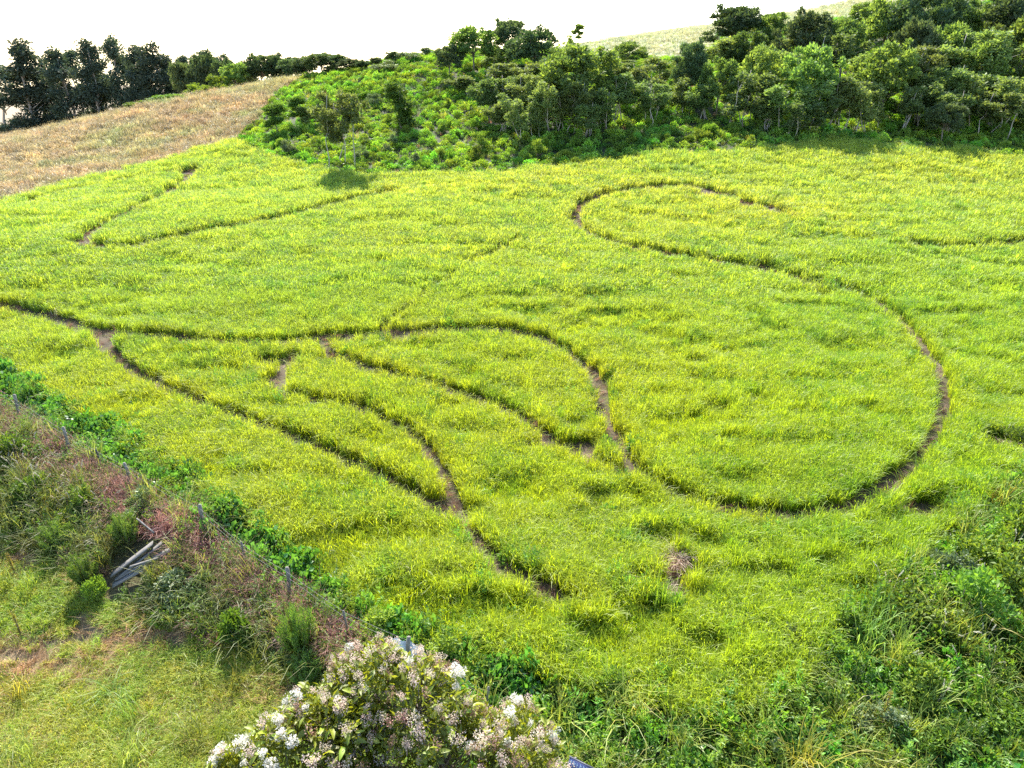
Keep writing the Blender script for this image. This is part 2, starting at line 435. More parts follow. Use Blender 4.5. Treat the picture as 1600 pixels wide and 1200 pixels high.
def polyline(pts, lift=0.15):
    P = np.array([hit(px, py, lift)[:2] for px, py in pts])
    out = []
    for i in range(len(P) - 1):      # Catmull-Rom through the surveyed points
        p0, p1, p2, p3 = P[max(i - 1, 0)], P[i], P[i + 1], P[min(i + 2, len(P) - 1)]
        for t in np.linspace(0, 1, 8, endpoint=False):
            out.append(0.5 * ((2 * p1) + (-p0 + p2) * t + (2 * p0 - 5 * p1 + 4 * p2 - p3) * t * t + (-p0 + 3 * p1 - 3 * p2 + p3) * t ** 3))
    out.append(P[-1])
    return np.array(out)
TR = [(polyline(p), w) for p, w in TRAILS]

def trail_clearance(x, y):
    """metres to the nearest trail edge (negative inside a rut)"""
    best = np.full(x.shape, 9.0)
    for P, w in TR:
        lo, hi = P.min(0) - 2, P.max(0) + 2
        sel = np.where((x > lo[0]) & (x < hi[0]) & (y > lo[1]) & (y < hi[1]))[0]
        for k in range(0, len(sel), 4000):
            s = sel[k:k + 4000]; q = np.c_[x[s], y[s]]
            A, B = P[:-1], P[1:]; AB = B - A; l2 = np.maximum((AB ** 2).sum(1), 1e-9)
            tt = np.clip(((q[:, None] - A) * AB).sum(-1) / l2, 0, 1)
            d = np.sqrt(((q[:, None] - (A + tt[..., None] * AB)) ** 2).sum(-1)).min(1) - w
            best[s] = np.minimum(best[s], d)
    for px, py, rx, ry in BARE:
        c = hit(px, py, .1)
        d = (np.hypot((x - c[0]) / rx, (y - c[1]) / ry) - 1) * min(rx, ry)
        best = np.minimum(best, d + 0.25 * (vnoise(x * 2, y * 2) - .5))
    return best

# ------------------------------------------------------------------ the ground sheet
m_ground, nt, out = new_mat('earth')
L = nt.links
ca = nt.nodes.new('ShaderNodeAttribute'); ca.attribute_name = 'soil'
tc = nt.nodes.new('ShaderNodeTexCoord')
n1 = nt.nodes.new('ShaderNodeTexNoise'); n1.inputs['Scale'].default_value = 1.3; n1.inputs['Detail'].default_value = 8
n2 = nt.nodes.new('ShaderNodeTexNoise'); n2.inputs['Scale'].default_value = 14; n2.inputs['Detail'].default_value = 5
L.new(tc.outputs['Object'], n1.inputs[0]); L.new(tc.outputs['Object'], n2.inputs[0])
mm = nt.nodes.new('ShaderNodeMath'); mm.operation = 'MULTIPLY'; L.new(n1.outputs[0], mm.inputs[0]); L.new(n2.outputs[0], mm.inputs[1])
mr = nt.nodes.new('ShaderNodeMapRange'); mr.inputs[1].default_value = .1; mr.inputs[2].default_value = .45; mr.inputs[3].default_value = .55; mr.inputs[4].default_value = 1.5
L.new(mm.outputs[0], mr.inputs[0])
mx = nt.nodes.new('ShaderNodeMix'); mx.data_type = 'RGBA'; mx.blend_type = 'MULTIPLY'; mx.inputs[0].default_value = 1
L.new(ca.outputs['Color'], mx.inputs[6]); L.new(mr.outputs[0], mx.inputs[7])
pb = nt.nodes.new('ShaderNodeBsdfPrincipled'); pb.inputs['Roughness'].default_value = .95
bu = nt.nodes.new('ShaderNodeBump'); bu.inputs['Strength'].default_value = .6; bu.inputs['Distance'].default_value = .08
L.new(n2.outputs[0], bu.inputs['Height']); L.new(bu.outputs[0], pb.inputs['Normal'])
L.new(mx.outputs[2], pb.inputs['Base Color']); L.new(pb.outputs[0], out.inputs[0])
ni, nj = GX.shape
ii, jj = np.meshgrid(np.arange(ni - 1), np.arange(nj - 1), indexing='ij')
a_ = (ii * nj + jj).ravel()
gv = np.c_[GX.ravel(), GY.ravel(), GZ.ravel()]
gme = mesh_np('ground', gv, np.c_[a_, a_ + nj, a_ + nj + 1, a_ + 1], None, m_ground, None, True)
gpx, gpy = proj(gv)
soil = np.tile(np.array([.085, .075, .03]), (len(gv), 1))
fr = gv[:, 1] > 5
soil[inside(gpx, gpy, CROP) & fr & (gv[:, 1] < 100)] = (.075, .055, .03)
soil[inside(gpx, gpy, HILL) & (gv[:, 1] > 60)] = (.05, .055, .02)
soil[inside(gpx, gpy, BROWN) & fr & (gv[:, 1] > 60) & (gv[:, 0] < 0)] = (.29, .215, .12)
soil[inside(gpx, gpy, PASTURE) & fr & (gv[:, 1] < 45)] = (.19, .14, .075)
soil[inside(gpx, gpy, MEADOW) & (gv[:, 1] > 125)] = (.40, .39, .22)
sa = gme.attributes.new('soil', 'FLOAT_COLOR', 'POINT')
sa.data.foreach_set('color', np.c_[soil, np.ones(len(soil))].astype(np.float32).ravel())
tag(obj('ground', gme), 'rolling farmland ground under the crop and the hills', None, None, 'structure')

# ------------------------------------------------------------------ plant prototypes
M_CROP = leaf_mat('crop_blade', (.285, .41, .022), (.40, .52, .04), .58, (1.2, 1.13, .45), .02, True)
M_CROPD = leaf_mat('crop_deep', (.18, .33, .02), (.28, .43, .035), .55, (1.16, 1.14, .5), .02, True)
M_BROWN = leaf_mat('dry_brown_blade', (.36, .28, .145), (.48, .40, .235), .4, (1.1, 1, .8), .03, True)
M_STRAW = leaf_mat('pale_straw', (.50, .47, .28), (.66, .62, .42), .35, (1.05, 1, .85), .03, True)
M_PAST = leaf_mat('pasture_blade', (.21, .31, .035), (.36, .40, .08), .5, (1.2, 1.12, .5), .02, True)
M_RED = leaf_mat('reddish_dry_blade', (.24, .12, .085), (.40, .25, .19), .4, (1.1, 1, .8), .02, True)
M_WEED = leaf_mat('weed_leaf', (.075, .16, .022), (.16, .27, .045), .45, (1.3, 1.2, .5), .03, True, rough=.5)
M_VINE = leaf_mat('vine_leaf', (.06, .18, .03), (.13, .29, .05), .45, (1.25, 1.2, .5), .05, True, rough=.45)
M_TALL = leaf_mat('tall_grass_blade', (.12, .20, .035), (.27, .31, .08), .5, (1.25, 1.15, .55), .02, True)
M_TWIG = solid_mat('twig_bark', (.10, .075, .05), (.20, .16, .11), 12)

def grass_clump(name, n, rad, h, w, bend, mat, r, heads=0, leanr=.18):
    g = Geo()
    a = r.uniform(0, 2 * math.pi, n); q = rad * np.sqrt(r.random(n))
    base = np.c_[q * np.cos(a), q * np.sin(a), np.full(n, -.03)]
    blades(g, base, r.uniform(0, 2 * math.pi, n), h * r.uniform(.6, 1.1, n), w * r.uniform(.7, 1.3, n),
           np.abs(r.normal(0, leanr, n)), np.clip(r.normal(bend, .15, n), 0, .9), r, r.random(n))
    if heads:
        a = r.uniform(0, 2 * math.pi, heads); q = rad * np.sqrt(r.random(heads))
        hb = np.c_[q * np.cos(a), q * np.sin(a), h * r.uniform(.85, 1.15, heads)]
        ax = np.c_[r.normal(0, .25, heads), r.normal(0, .25, heads), np.ones(heads)]
        leaves(g, hb, ax, np.full(heads, min(h * .16, .11)), np.full(heads, .2), r, r.uniform(.3, 1, heads))
    return g.mesh(name, mat)

def leafy_clump(name, n, rad, h, size, mat, r, flat=.7, up=.3, aspect=.6, stems=0):
    """a low mound of leaves"""
    g = Geo()
    d = rand_dir(n, r); d[:, 2] = np.abs(d[:, 2])
    rr = r.uniform(.55, 1.0, n)[:, None]
    P = d * rr * np.array([rad, rad, h])
    P += r.normal(0, .06 * rad, P.shape)
    P[:, 2] = np.maximum(P[:, 2], .02)
    ax = d * flat + rand_dir(n, r) * .8 + np.array([0, 0, up])
    leaves(g, P, ax, size * r.uniform(.6, 1.3, n), np.full(n, aspect), r, r.random(n))
    return g.mesh(name, mat)

def weed_stalk_clump(name, n, rad, h, size, mat, r, per=16):
    """upright leafy stems"""
    g = Geo()
    for i in range(n):
        a, q = r.uniform(0, 6.283), rad * math.sqrt(r.random())
        b = np.array([q * math.cos(a), q * math.sin(a), 0]); hh = h * r.uniform(.6, 1.1)
        tip = b + np.array([r.normal(0, .12), r.normal(0, .12), 1]) * hh
        k = np.sort(r.uniform(.2, 1, per))[:, None]
        P = b + (tip - b) * k
        ax = rand_dir(per, r); ax[:, 2] = np.abs(ax[:, 2]) * .6 + .15
        leaves(g, P, ax, size * r.uniform(.6, 1.2, per) * (1.15 - .5 * k[:, 0]), np.full(per, .35), r, r.random(per))
    return g.mesh(name, mat)

r0 = np.random.default_rng(3)
K_CROP_NEAR = [grass_clump('crop_near_%d' % i, 66, .25, .90, .019, .28, M_CROP if i < 4 else M_CROPD, r0, 4) for i in range(6)]
K_CROP_FAR = [grass_clump('crop_far_%d' % i, 74, .46, .92, .033, .32, M_CROP if i < 4 else M_CROPD, r0, 3) for i in range(6)]
K_BROWN = [grass_clump('brown_%d' % i, 40, .55, .85, .05, .3, M_BROWN, r0, 10, .25) for i in range(4)]
K_STRAW = [grass_clump('straw_%d' % i, 30, .5, .7, .05, .35, M_STRAW, r0, 8, .3) for i in range(3)]
K_PAST = [grass_clump('pasture_%d' % i, 40, .22, .36, .014, .5, M_PAST, r0, 2, .35) for i in range(4)]
K_RED = [grass_clump('reddry_%d' % i, 60, .28, .6, .012, .5, M_RED, r0, 8, .45) for i in range(3)]
K_WEED = [weed_stalk_clump('weed_%d' % i, 9, .3, .9, .17, M_WEED, r0) for i in range(3)] + \
         [leafy_clump('weedmound_%d' % i, 150, .42, .55, .13, M_WEED, r0) for i in range(2)]
K_VINE = [leafy_clump('vinemound_%d' % i, 170, .45, .5, .15, M_VINE, r0, .6, .25, .85) for i in range(4)]
K_TALL = [grass_clump('tallgrass_%d' % i, 44, .26, 1.1, .016, .5, M_TALL, r0, 5, .3) for i in range(3)]
K_BUSHY = [leafy_clump('hillbush_%d' % i, 260, .8, .9, .24, M_WEED, r0, .7, .35, .6) for i in range(4)]

# ------------------------------------------------------------------ crop field
def crop():
    out = []
    for (y0, y1, step, near) in ((9, 30, .25, True), (30, 46, .32, True), (46, 66, .42, False), (66, 102, .5, False)):
        hw = min(.86 * y1 + 8, 84)
        X, Y = jitter_grid(-hw, hw, y0, y1, step)
        Z = ground(X, Y); px, py = proj(np.c_[X, Y, Z])
        wob = 34 * (fbm(X / 2.2, Y / 2.2, 3) - .5)
        k = inside(px, py + wob * np.clip(30 / Y, .15, 1.2), CROP) & (px > -260) & (px < 1860)
        X, Y, Z = X[k], Y[k], Z[k]
        c = trail_clearance(X, Y)
        k = c > rng.uniform(.10, .30, len(X)) + (0 if near else .12)
        out.append((X[k], Y[k], Z[k], c[k], np.full(k.sum(), near)))
    X, Y, Z, c, near = [np.concatenate(a) for a in zip(*out)]
    n = len(X)
    band = fbm(X / 9, Y / 3.2, 3)            # drifts across the slope where the crop stands lower or is laid over
    fine = vnoise(X / 1.1, Y / .9)
    hgt = .60 + .58 * band + .22 * (fine - .5) + rng.normal(0, .06, n)
    laid = np.clip((fbm(X / 3.1 + 40, Y / 1.3 + 9, 2) - .57) * 6, 0, 1)     # laid patches
    edge = np.clip(1.4 - c / .7, 0, 1)           # the crop stands full along the ruts
    laid = laid * (1 - edge)
    hgt = np.clip(hgt * (1 - .42 * laid), .35, 1.3)
    hgt = np.maximum(hgt, .98 * edge + rng.normal(0, .05, n))
    for px_, py_, rx, ry, dp in HOLLOWS:          # lodged hollows, their rims left standing
        c0 = hit(px_, py_, .4)
        d_ = np.hypot((X - c0[0]) / rx, (Y - c0[1]) / ry) + .5 * (vnoise(X * 1.7, Y * 1.7) - .5)
        w_ = np.clip(1.15 - d_, 0, 1)
        hgt *= 1 - dp * w_ ** .5
        hgt *= 1 + .22 * np.exp(-((d_ - 1.45) / .25) ** 2)
        laid = np.maximum(laid, .8 * w_)
    az = 6.283 * fbm(X / 12 + 3, Y / 12, 2) * 2
    lean = .10 + .6 * laid
    rot = rot_lean(n, lean, az)
    scl = np.c_[np.full(n, 1.0) * rng.uniform(.85, 1.2, n), rng.uniform(.85, 1.2, n), hgt]
    big = fbm(X / 20 + 70, Y / 16 + 20, 3)
    ych = np.clip((big - .5) * 3.0, -.45, 1)        # riper, more olive drifts to greener ones
    ripe = np.clip(1.2 - c / .8, 0, 1) * np.clip((vnoise(X / 3 + 9, Y / 3) - .25) * 1.6, 0, 1)
    left = np.clip((-X - 2) / 26, 0, 1) * np.clip(1.4 - Y / 46, 0, 1)
    tint = np.ones((n, 3))
    tint *= (1 + rng.normal(0, .09, n)).clip(.5, 1.6)[:, None]
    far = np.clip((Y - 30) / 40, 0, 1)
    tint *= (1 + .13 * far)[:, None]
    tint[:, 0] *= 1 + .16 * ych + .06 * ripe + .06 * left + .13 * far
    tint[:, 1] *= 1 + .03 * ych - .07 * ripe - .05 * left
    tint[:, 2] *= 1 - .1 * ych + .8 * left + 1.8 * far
    g2 = np.clip((fbm(X / 2.2 + 31, Y / 1.6 + 4, 2) - .56) * 6, 0, 1)
    deep = (rng.random(n) < .10 + .45 * g2)
    pick = rng.integers(0, 4, n); pick[deep] = 4 + rng.integers(0, 2, deep.sum())
    pick = np.where(near, pick, pick + 6)
    wp = np.clip((fbm(X / 1.3 + 90, Y / 1.3 + 2, 2) - .62) * 4, 0, .5)        # broad leaved weeds growing through in patches
    wd = rng.random(n) < .004 + .35 * wp
    pick[wd] = 12 + rng.integers(0, 3, wd.sum()); scl[wd] *= np.array([.9, .9, 1.25]); tint[wd] = rng.uniform(.9, 1.5, (wd.sum(), 1)) * np.array([1.1, 1.2, 1.2])
    st = rng.random(n) < .0025
    pick[st] = 15; scl[st] *= np.array([.6, .6, 1.1]); tint[st] = (.9, .9, .8)
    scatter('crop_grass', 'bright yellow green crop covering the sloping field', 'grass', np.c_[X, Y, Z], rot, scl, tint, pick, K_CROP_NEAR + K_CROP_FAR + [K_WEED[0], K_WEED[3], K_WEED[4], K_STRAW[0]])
    print('crop', n)
crop()

CLEAR = [(hit(222, 880), 1.05), (hit(195, 910), .85), (hit(250, 868), .8)]    # where the old boards lie

def litter():
    """short trampled growth and straw in the ruts and bare spots"""
    X, Y = jitter_grid(-60, 62, 18, 92, .24)
    c = trail_clearance(X, Y)
    k = (c < .12) & (rng.random(len(X)) < .5 * fbm(X / .8, Y / .8, 2))
    X, Y = X[k], Y[k]; n = len(X); Z = ground(X, Y)
    px, py = proj(np.c_[X, Y, Z]); k = inside(px, py, CROP); X, Y, Z = X[k], Y[k], Z[k]; n = len(X)
    tint = np.tile([1.0, .95, .9], (n, 1)) * rng.uniform(.6, 1.3, n)[:, None]
    s_ = rng.uniform(.5, 1.0, n)
    scatter('rut_litter', 'trampled straw and short growth in the wheel ruts', 'straw', np.c_[X, Y, Z], rot_lean(n, .5, rng.uniform(0, 6.28, n), .3), np.c_[s_, s_, rng.uniform(.08, .25, n)], tint,
            rng.choice(4, n, p=[.45, .35, .05, .15]), [K_RED[0], K_RED[1], K_CROP_NEAR[0], K_PAST[1]])
    print('litter', n)
litter()

def zone(name, label, cat, poly, yr, xr, step, protos, hs=(.7, 1.2), ws=(.8, 1.3), tintc=(1, 1, 1), tv=.15, hv=.05, dens=None, lean=.12, pickw=None, wob=16, tintf=None):
    X, Y = jitter_grid(xr[0], xr[1], yr[0], yr[1], step)
    Z = ground(X, Y); px, py = proj(np.c_[X, Y, Z])
    w = wob * (fbm(X / 2, Y / 2, 2) - .5) * np.clip(30 / np.maximum(Y, 5), .2, 1.2)
    k = inside(px + w, py + w, poly) & (px > -300) & (px < 1900) & (py < 1500)
    if dens is not None: k &= rng.random(len(X)) < dens(X, Y)
    for c, rad in CLEAR: k &= np.hypot(X - c[0], Y - c[1]) > rad
    X, Y, Z = X[k], Y[k], Z[k]; n = len(X)
    clump = .55 + .9 * fbm(X / 2.2 + 11, Y / 2.2, 2)
    s = rng.uniform(ws[0], ws[1], n)
    scl = np.c_[s, s, rng.uniform(hs[0], hs[1], n) * clump]
    tint = np.tile(np.array(tintc, float), (n, 1)) * (1 + rng.normal(0, tv, n)).clip(.4, 1.8)[:, None]
    hue = (fbm(X / 4 + 50, Y / 4, 2) - .5)
    tint[:, 0] *= 1 + hue * 4 * hv + rng.normal(0, hv, n); tint[:, 2] *= 1 + rng.normal(0, hv, n)
    if tintf is not None: tint = tintf(X, Y, tint)
    tint = tint.clip(.05, 3)
    rot = rot_lean(n, lean, 6.283 * vnoise(X / 6, Y / 6) * 2)
    pick = rng.choice(len(protos), n, p=pickw)
    print(name, n)
    return scatter(name, label, cat, np.c_[X, Y, Z], rot, scl, tint, pick, protos)

zone('dry_grass', 'reddish brown dry grass on the hill beside the crop', 'dry grass', BROWN, (58, 135), (-105, -18), .75, K_BROWN + K_PAST[:1],
     (.7, 1.15), (.8, 1.3), (1, 1, 1), .2, .06, lambda x, y: (x < -18), .25, [.24, .24, .24, .24, .04], 26,
     lambda X, Y, t: t * (.78 + .55 * fbm(X / 5, Y / 1.6, 3))[:, None] * np.c_[1 - .10 * np.clip((fbm(X / 9, Y / 5) - .52) * 6, 0, 1), 1 + .08 * np.clip((fbm(X / 9, Y / 5) - .52) * 6, 0, 1), 1 - .1 * np.clip((fbm(X / 9, Y / 5) - .52) * 6, 0, 1)])
zone('meadow_grass', 'pale straw coloured meadow on the far ridge', 'grass', MEADOW, (126, 185), (0, 120), 1.1, K_STRAW + K_PAST[:1], (.6, 1.0), (1, 1.6), (.85, .92, .8), .1, .05, None, .2, [.22, .22, .22, .34], 6)
zone('hillside_undergrowth', 'rough green undergrowth covering the hillside below the trees', 'undergrowth', HILL, (72, 150), (-48, 112), .85, K_BUSHY + K_WEED[:2] + [K_TALL[0], K_RED[0]],
     (.4, .95), (.6, 1.1), (1.65, 1.6, 1.1), .32, .14, lambda x, y: np.where(y > 128, .5, .9), .15, [.15, .15, .15, .15, .13, .12, .10, .05], 8)
zone('fence_vines', 'broad leaved green vines sprawling along the fence', 'vines', VINES, (10, 45), (-36, 4), .34, K_VINE + K_WEED[:1], (.5, 1.6), (.7, 1.2), (1.35, 1.25, 1.2), .2, .08, None, .15, None, 22)
zone('reddish_grass', 'wispy reddish brown dry grass under the fence', 'dry grass', REDSTRIP,
     (10, 42), (-36, 4), .23, K_RED + K_TALL[:1] + K_WEED[:1], (.8, 1.7), (.8, 1.3), (1.15, 1.08, 1.2), .22, .05, None, .3, [.29, .28, .28, .08, .07], 24)
zone('pasture_straw', 'dry tan litter between the pasture grass', 'dry grass', PASTURE, (4, 42), (-36, 4), .22, K_RED[:2], (.2, .4), (.6, 1.0), (1.5, 1.7, 1.2), .15, .05, lambda x, y: np.clip((y - 12.5) / 5, .05, .6) * np.clip(fbm(x / 1.5 + 7, y / 1.2, 2) * 2.2 - .5, 0, 1), .5, None, 24)
zone('bank_weeds', 'shaggy olive weeds and tall grass on the shaded bank', 'weeds', BANK, (10, 42), (-36, 2), .33, K_WEED + K_TALL + K_RED[:1], (.6, 1.35), (.7, 1.2), (.95, .85, .9), .25, .10,
     None, .25, [.12, .12, .12, .06, .06, .14, .14, .14, .10], 24)
zone('pasture_grass', 'short sunlit yellow green grass on the lower pasture', 'grass', PASTURE, (4, 42), (-36, 4), .15, K_PAST + K_TALL[:1], (.5, 1.2), (.8, 1.3), (1.15, 1.15, .9), .2, .14,
     lambda x, y: np.clip(.95 - 1.3 * np.clip((fbm(x / 1.6, y / 1.1, 3) - .47) * 3, 0, 1) * np.clip((y - 14) / 2.5, 0, 1), .12, 1), .3, [.247, .247, .247, .247, .012], 24)
zone('tangled_weeds', 'tangled dark green weeds filling the lower right corner', 'weeds', TANGLE, (5, 42), (-6, 48), .33, K_WEED + K_VINE[:2] + K_TALL, (.5, 1.5), (.7, 1.25), (1.4, 1.32, 1.0), .30, .14,
     None, .2, [.15, .15, .15, .13, .13, .07, .07, .05, .05, .05], 30)

# ------------------------------------------------------------------ trees
M_BARK = solid_mat('bark', (.13, .10, .075), (.30, .25, .20), 5, .9, (1, 1, .25))
M_PALEBARK = solid_mat('pale_bark', (.28, .23, .18), (.50, .44, .37), 4, .85, (1, 1, .2))
M_EUC = leaf_mat('eucalyptus_leaf', (.055, .085, .058), (.12, .16, .10), .3, (1.2, 1.15, .6), .02, False, .25, .55)
M_ROUND = leaf_mat('broad_leaf', (.065, .125, .035), (.25, .345, .085), .52, (1.35, 1.28, .5), .025, False, .5, .55)
M_SLIM = leaf_mat('slender_tree_leaf', (.10, .155, .05), (.27, .345, .11), .48, (1.3, 1.25, .55), .025, False, .3, .55)
M_YOUNG = leaf_mat('young_tree_leaf', (.085, .16, .03), (.20, .29, .055), .48, (1.3, 1.2, .5), .02, False, .25, .55)
M_SHRUB = leaf_mat('shrub_leaf', (.10, .19, .025), (.22, .33, .045), .48, (1.3, 1.2, .5), .02, False, .35, .55)
M_DARK = leaf_mat('dark_tree_leaf', (.045, .08, .04), (.13, .18, .07), .42, (1.3, 1.25, .55), .02, False, .25, .55)
M_SILVER = leaf_mat('silvery_leaf', (.11, .155, .06), (.21, .27, .11), .35, (1.2, 1.15, .7), .04, False, .2, .5)

def foliage(g, lobes, n, size, r, droop=0.0, aspect=.5, sub=9, subr=.42, up=.35):
    vol = np.array([l[3] * l[3] * l[4] for l in lobes]) ** .67
    cnt = np.maximum((n * vol / vol.sum()).astype(int), 12)
    for (cx, cy, cz, rx, rz), k in zip(lobes, cnt):
        sc = rand_dir(sub, r); sc[:, 2] = sc[:, 2] * .9 + .12
        rad = np.array([rx, rx, rz])
        cen = np.array([cx, cy, cz]) + sc * rad * r.uniform(.55, .8, sub)[:, None]
        tone = r.normal(.5, .18, sub)
        w = r.integers(0, sub, k)
        d = rand_dir(k, r); d[:, 2] = np.abs(d[:, 2]) * .8 + d[:, 2] * .2
        P = cen[w] + d * rad * subr * (r.random(k) ** .4)[:, None]
        ax = d * .8 + rand_dir(k, r) * .7 + np.array([0, 0, up - droop])
        leaves(g, P, ax, size * r.uniform(.6, 1.35, k), np.full(k, aspect), r, np.clip(tone[w] + r.normal(0, .22, k), 0, 1))

def limb(r, a, b, sag=.05, n=4):
    t = np.linspace(0, 1, n)[:, None]
    p = a + (b - a) * t
    p[1:-1] += r.normal(0, sag * np.linalg.norm(b - a), (n - 2, 3))
    return p

_slimn = [0]
def make_tree(kind, r):
    tg, cg = Geo(), Geo()
    bark, leaf = M_BARK, M_ROUND
    if kind == 'euc':
        H, W = 22.0, 8.0; leaf = M_EUC; bark = M_PALEBARK
        tube(tg, limb(r, np.array([0, 0, -.6]), np.array([r.normal(0, .5), r.normal(0, .5), H * .93]), .012, 7), np.linspace(.32, .05, 7), 7)
        lobes = []
        for i in range(26):
            z = H * (r.uniform(.14, .93)); f = math.sin(min(1, (z / H - .12) / .88) * math.pi) ** .7
            a = r.uniform(0, 6.283); q = W * .36 * f * r.uniform(.3, 1)
            c = (q * math.cos(a), q * math.sin(a), z); rr = r.uniform(1.1, 1.9)
            lobes.append((*c, rr, rr * 1.25))
            tube(tg, limb(r, np.array([0, 0, z - 2.0]), np.array(c), .06), np.linspace(.09, .03, 4), 5)
        lobes.append((0, 0, H * .94, .9, 1.2))
        foliage(cg, lobes, 9500, .62, r, .7, .38, 12, .55)
    elif kind in ('round', 'dark'):
        H, W = 10.0, 8.0
        tube(tg, limb(r, np.array([0, 0, -.5]), np.array([r.normal(0, .3), r.normal(0, .3), H * .7]), .03, 5), np.linspace(.22, .06, 5), 7)
        lobes = []
        for i in range(15):
            a = i * 2.4 + r.uniform(-.4, .4); k = (i + .5) / 15
            z = H * (.34 + .5 * k); q = W * .5 * math.sqrt(max(.05, 1 - ((z / H - .52) / .46) ** 2)) * r.uniform(.4, .92)
            rr = r.uniform(.85, 1.75)
            lobes.append((q * math.cos(a), q * math.sin(a), z, rr, rr * r.uniform(.9, 1.25)))
            tube(tg, limb(r, np.array([0, 0, H * .25 + z * .2]), np.array([q * math.cos(a), q * math.sin(a), z]), .06), np.linspace(.08, .025, 4), 5)
        lobes.append((r.normal(0, .5), r.normal(0, .5), H * .84, 1.3, 1.3))
        for i in range(7):          # shoots that break the outline
            a = r.uniform(0, 6.283); z = H * r.uniform(.5, .98); q = W * .5 * math.sqrt(max(.03, 1 - ((z / H - .5) / .5) ** 2)) * r.uniform(.8, 1.08)
            lobes.append((q * math.cos(a), q * math.sin(a), z, .5, .75))
        foliage(cg, lobes, 9500, .42, r, .1, .55, 16, .5, .45)
    elif kind == 'slim':
        H, W = 10.0, 4.2; leaf = M_SLIM; bark = M_PALEBARK
        lobes = []; lowk = [.5, .34, .42, .26][_slimn[0] % 4]; _slimn[0] += 1
        for s in range(4):
            b = np.array([r.normal(0, .9), r.normal(0, .7), -.4]); t = b + np.array([r.normal(0, .7), r.normal(0, .7), H * r.uniform(.72, .98)])
            tube(tg, limb(r, b, t, .02, 6), np.linspace(.075, .025, 6), 5)
            for i in range(5):
                k = r.uniform(lowk, 1.0); c = b + (t - b) * k + np.array([r.normal(0, .75), r.normal(0, .75), 0])
                rr = r.uniform(.65, 1.15); lobes.append((*c, rr * .85, rr * 1.35))
                tube(tg, limb(r, b + (t - b) * (k - .12), c, .06), np.linspace(.03, .012, 4), 4)
        foliage(cg, lobes, 6200, .34, r, .15, .55, 11, .55)
    elif kind == 'column':
        H, W = 8.0, 3.0; leaf = M_YOUNG
        tube(tg, limb(r, np.array([0, 0, -.4]), np.array([.1, 0, H * .9]), .02, 5), np.linspace(.16, .04, 5), 6)
        lobes = [(r.normal(0, .4), r.normal(0, .4), H * k, .95 * (1.15 - .45 * abs(k - .5)), .9) for k in np.linspace(.14, .93, 11)]
        foliage(cg, lobes, 5500, .34, r, .3, .55, 10, .55)
    elif kind == 'young':
        H, W = 6.0, 3.6; leaf = M_YOUNG
        tube(tg, limb(r, np.array([0, 0, -.4]), np.array([.1, 0, H * .88]), .02, 5), np.linspace(.09, .02, 5), 6)
        lobes = []
        for i in range(13):
            z = H * r.uniform(.30, .92); q = W * .42 * (1.1 - z / H) * 1.5 * r.uniform(.3, 1); a = r.uniform(0, 6.283)
            lobes.append((q * math.cos(a), q * math.sin(a), z, r.uniform(.45, .75), .5))
            tube(tg, limb(r, np.array([0, 0, z - .5]), np.array([q * math.cos(a), q * math.sin(a), z]), .05), np.linspace(.03, .01, 4), 4)
        foliage(cg, lobes, 4600, .28, r, .0, .5, 9, .6)
    elif kind in ('shrub', 'silver'):
        H, W = 2.6, 3.0; leaf = M_SHRUB if kind == 'shrub' else M_SILVER
        lobes = []
        for i in range(12):
            a = r.uniform(0, 6.283); q = W * .42 * math.sqrt(r.random()); z = H * (.82 - .6 * (q / (W * .42)) ** 1.5) * r.uniform(.45, 1.12); rr = r.uniform(.28, .62)
            lobes.append((q * math.cos(a), q * math.sin(a), max(z, .25), rr, rr * r.uniform(.8, 1.3)))
            tube(tg, limb(r, np.array([r.normal(0, .1), r.normal(0, .1), -.15]), np.array([q * math.cos(a), q * math.sin(a), z]), .06), np.linspace(.035, .012, 4), 4)
        foliage(cg, lobes, 2600, .22, r, .0, .5, 9, .7)
    if kind == 'dark': leaf = M_DARK
    nm = {'dark': 'dark_tree', 'euc': 'eucalyptus', 'round': 'broad_tree', 'slim': 'slender_tree', 'column': 'column_tree', 'young': 'young_tree', 'shrub': 'shrub', 'silver': 'silver_shrub'}[kind]
    return dict(H=H, W=W, trunk=tg.mesh(nm + '_trunk', bark, True), crown=cg.mesh(nm + '_crown', leaf))

rt = np.random.default_rng(21)
KINDS = {k: [make_tree(k, rt) for _ in range(n)] for k, n in (('euc', 4), ('round', 5), ('dark', 3), ('slim', 4), ('column', 2), ('young', 3), ('shrub', 6), ('silver', 3))}
OBNAME = {'dark': 'broadleaf_tree', 'euc': 'eucalyptus_tree', 'round': 'broadleaf_tree', 'slim': 'slender_tree', 'column': 'vine_covered_tree', 'young': 'young_tree', 'shrub': 'shrub', 'silver': 'silver_shrub'}
_count = {}

def plant(kind, x, y, h, w, label, cat='tree', group=None):
    i = _count.get(kind, 0); _count[kind] = i + 1
    p = KINDS[kind][i % len(KINDS[kind])]
    t = thing(OBNAME[kind], label, cat, (x, y, float(ground(x, y))), random.uniform(0, 6.28), (w / p['W'], w / p['W'], h / p['H']), group)
    obj('trunk' if cat == 'tree' else 'stem', p['trunk'], t); obj('crown' if cat == 'tree' else 'foliage', p['crown'], t)
    return t

def tree(kind, px, top, Y, wpx, label, group=None, cat='tree'):
    P = at(px, top, Y); g_ = float(ground(P[0], P[1]))
    d = Y * CP - (P[2] - CAM_H) * SP
    h = max(P[2] - g_, 1.5)
    return plant(kind, P[0], P[1], h, wpx / FPX * d * 1.05, label, cat, group)

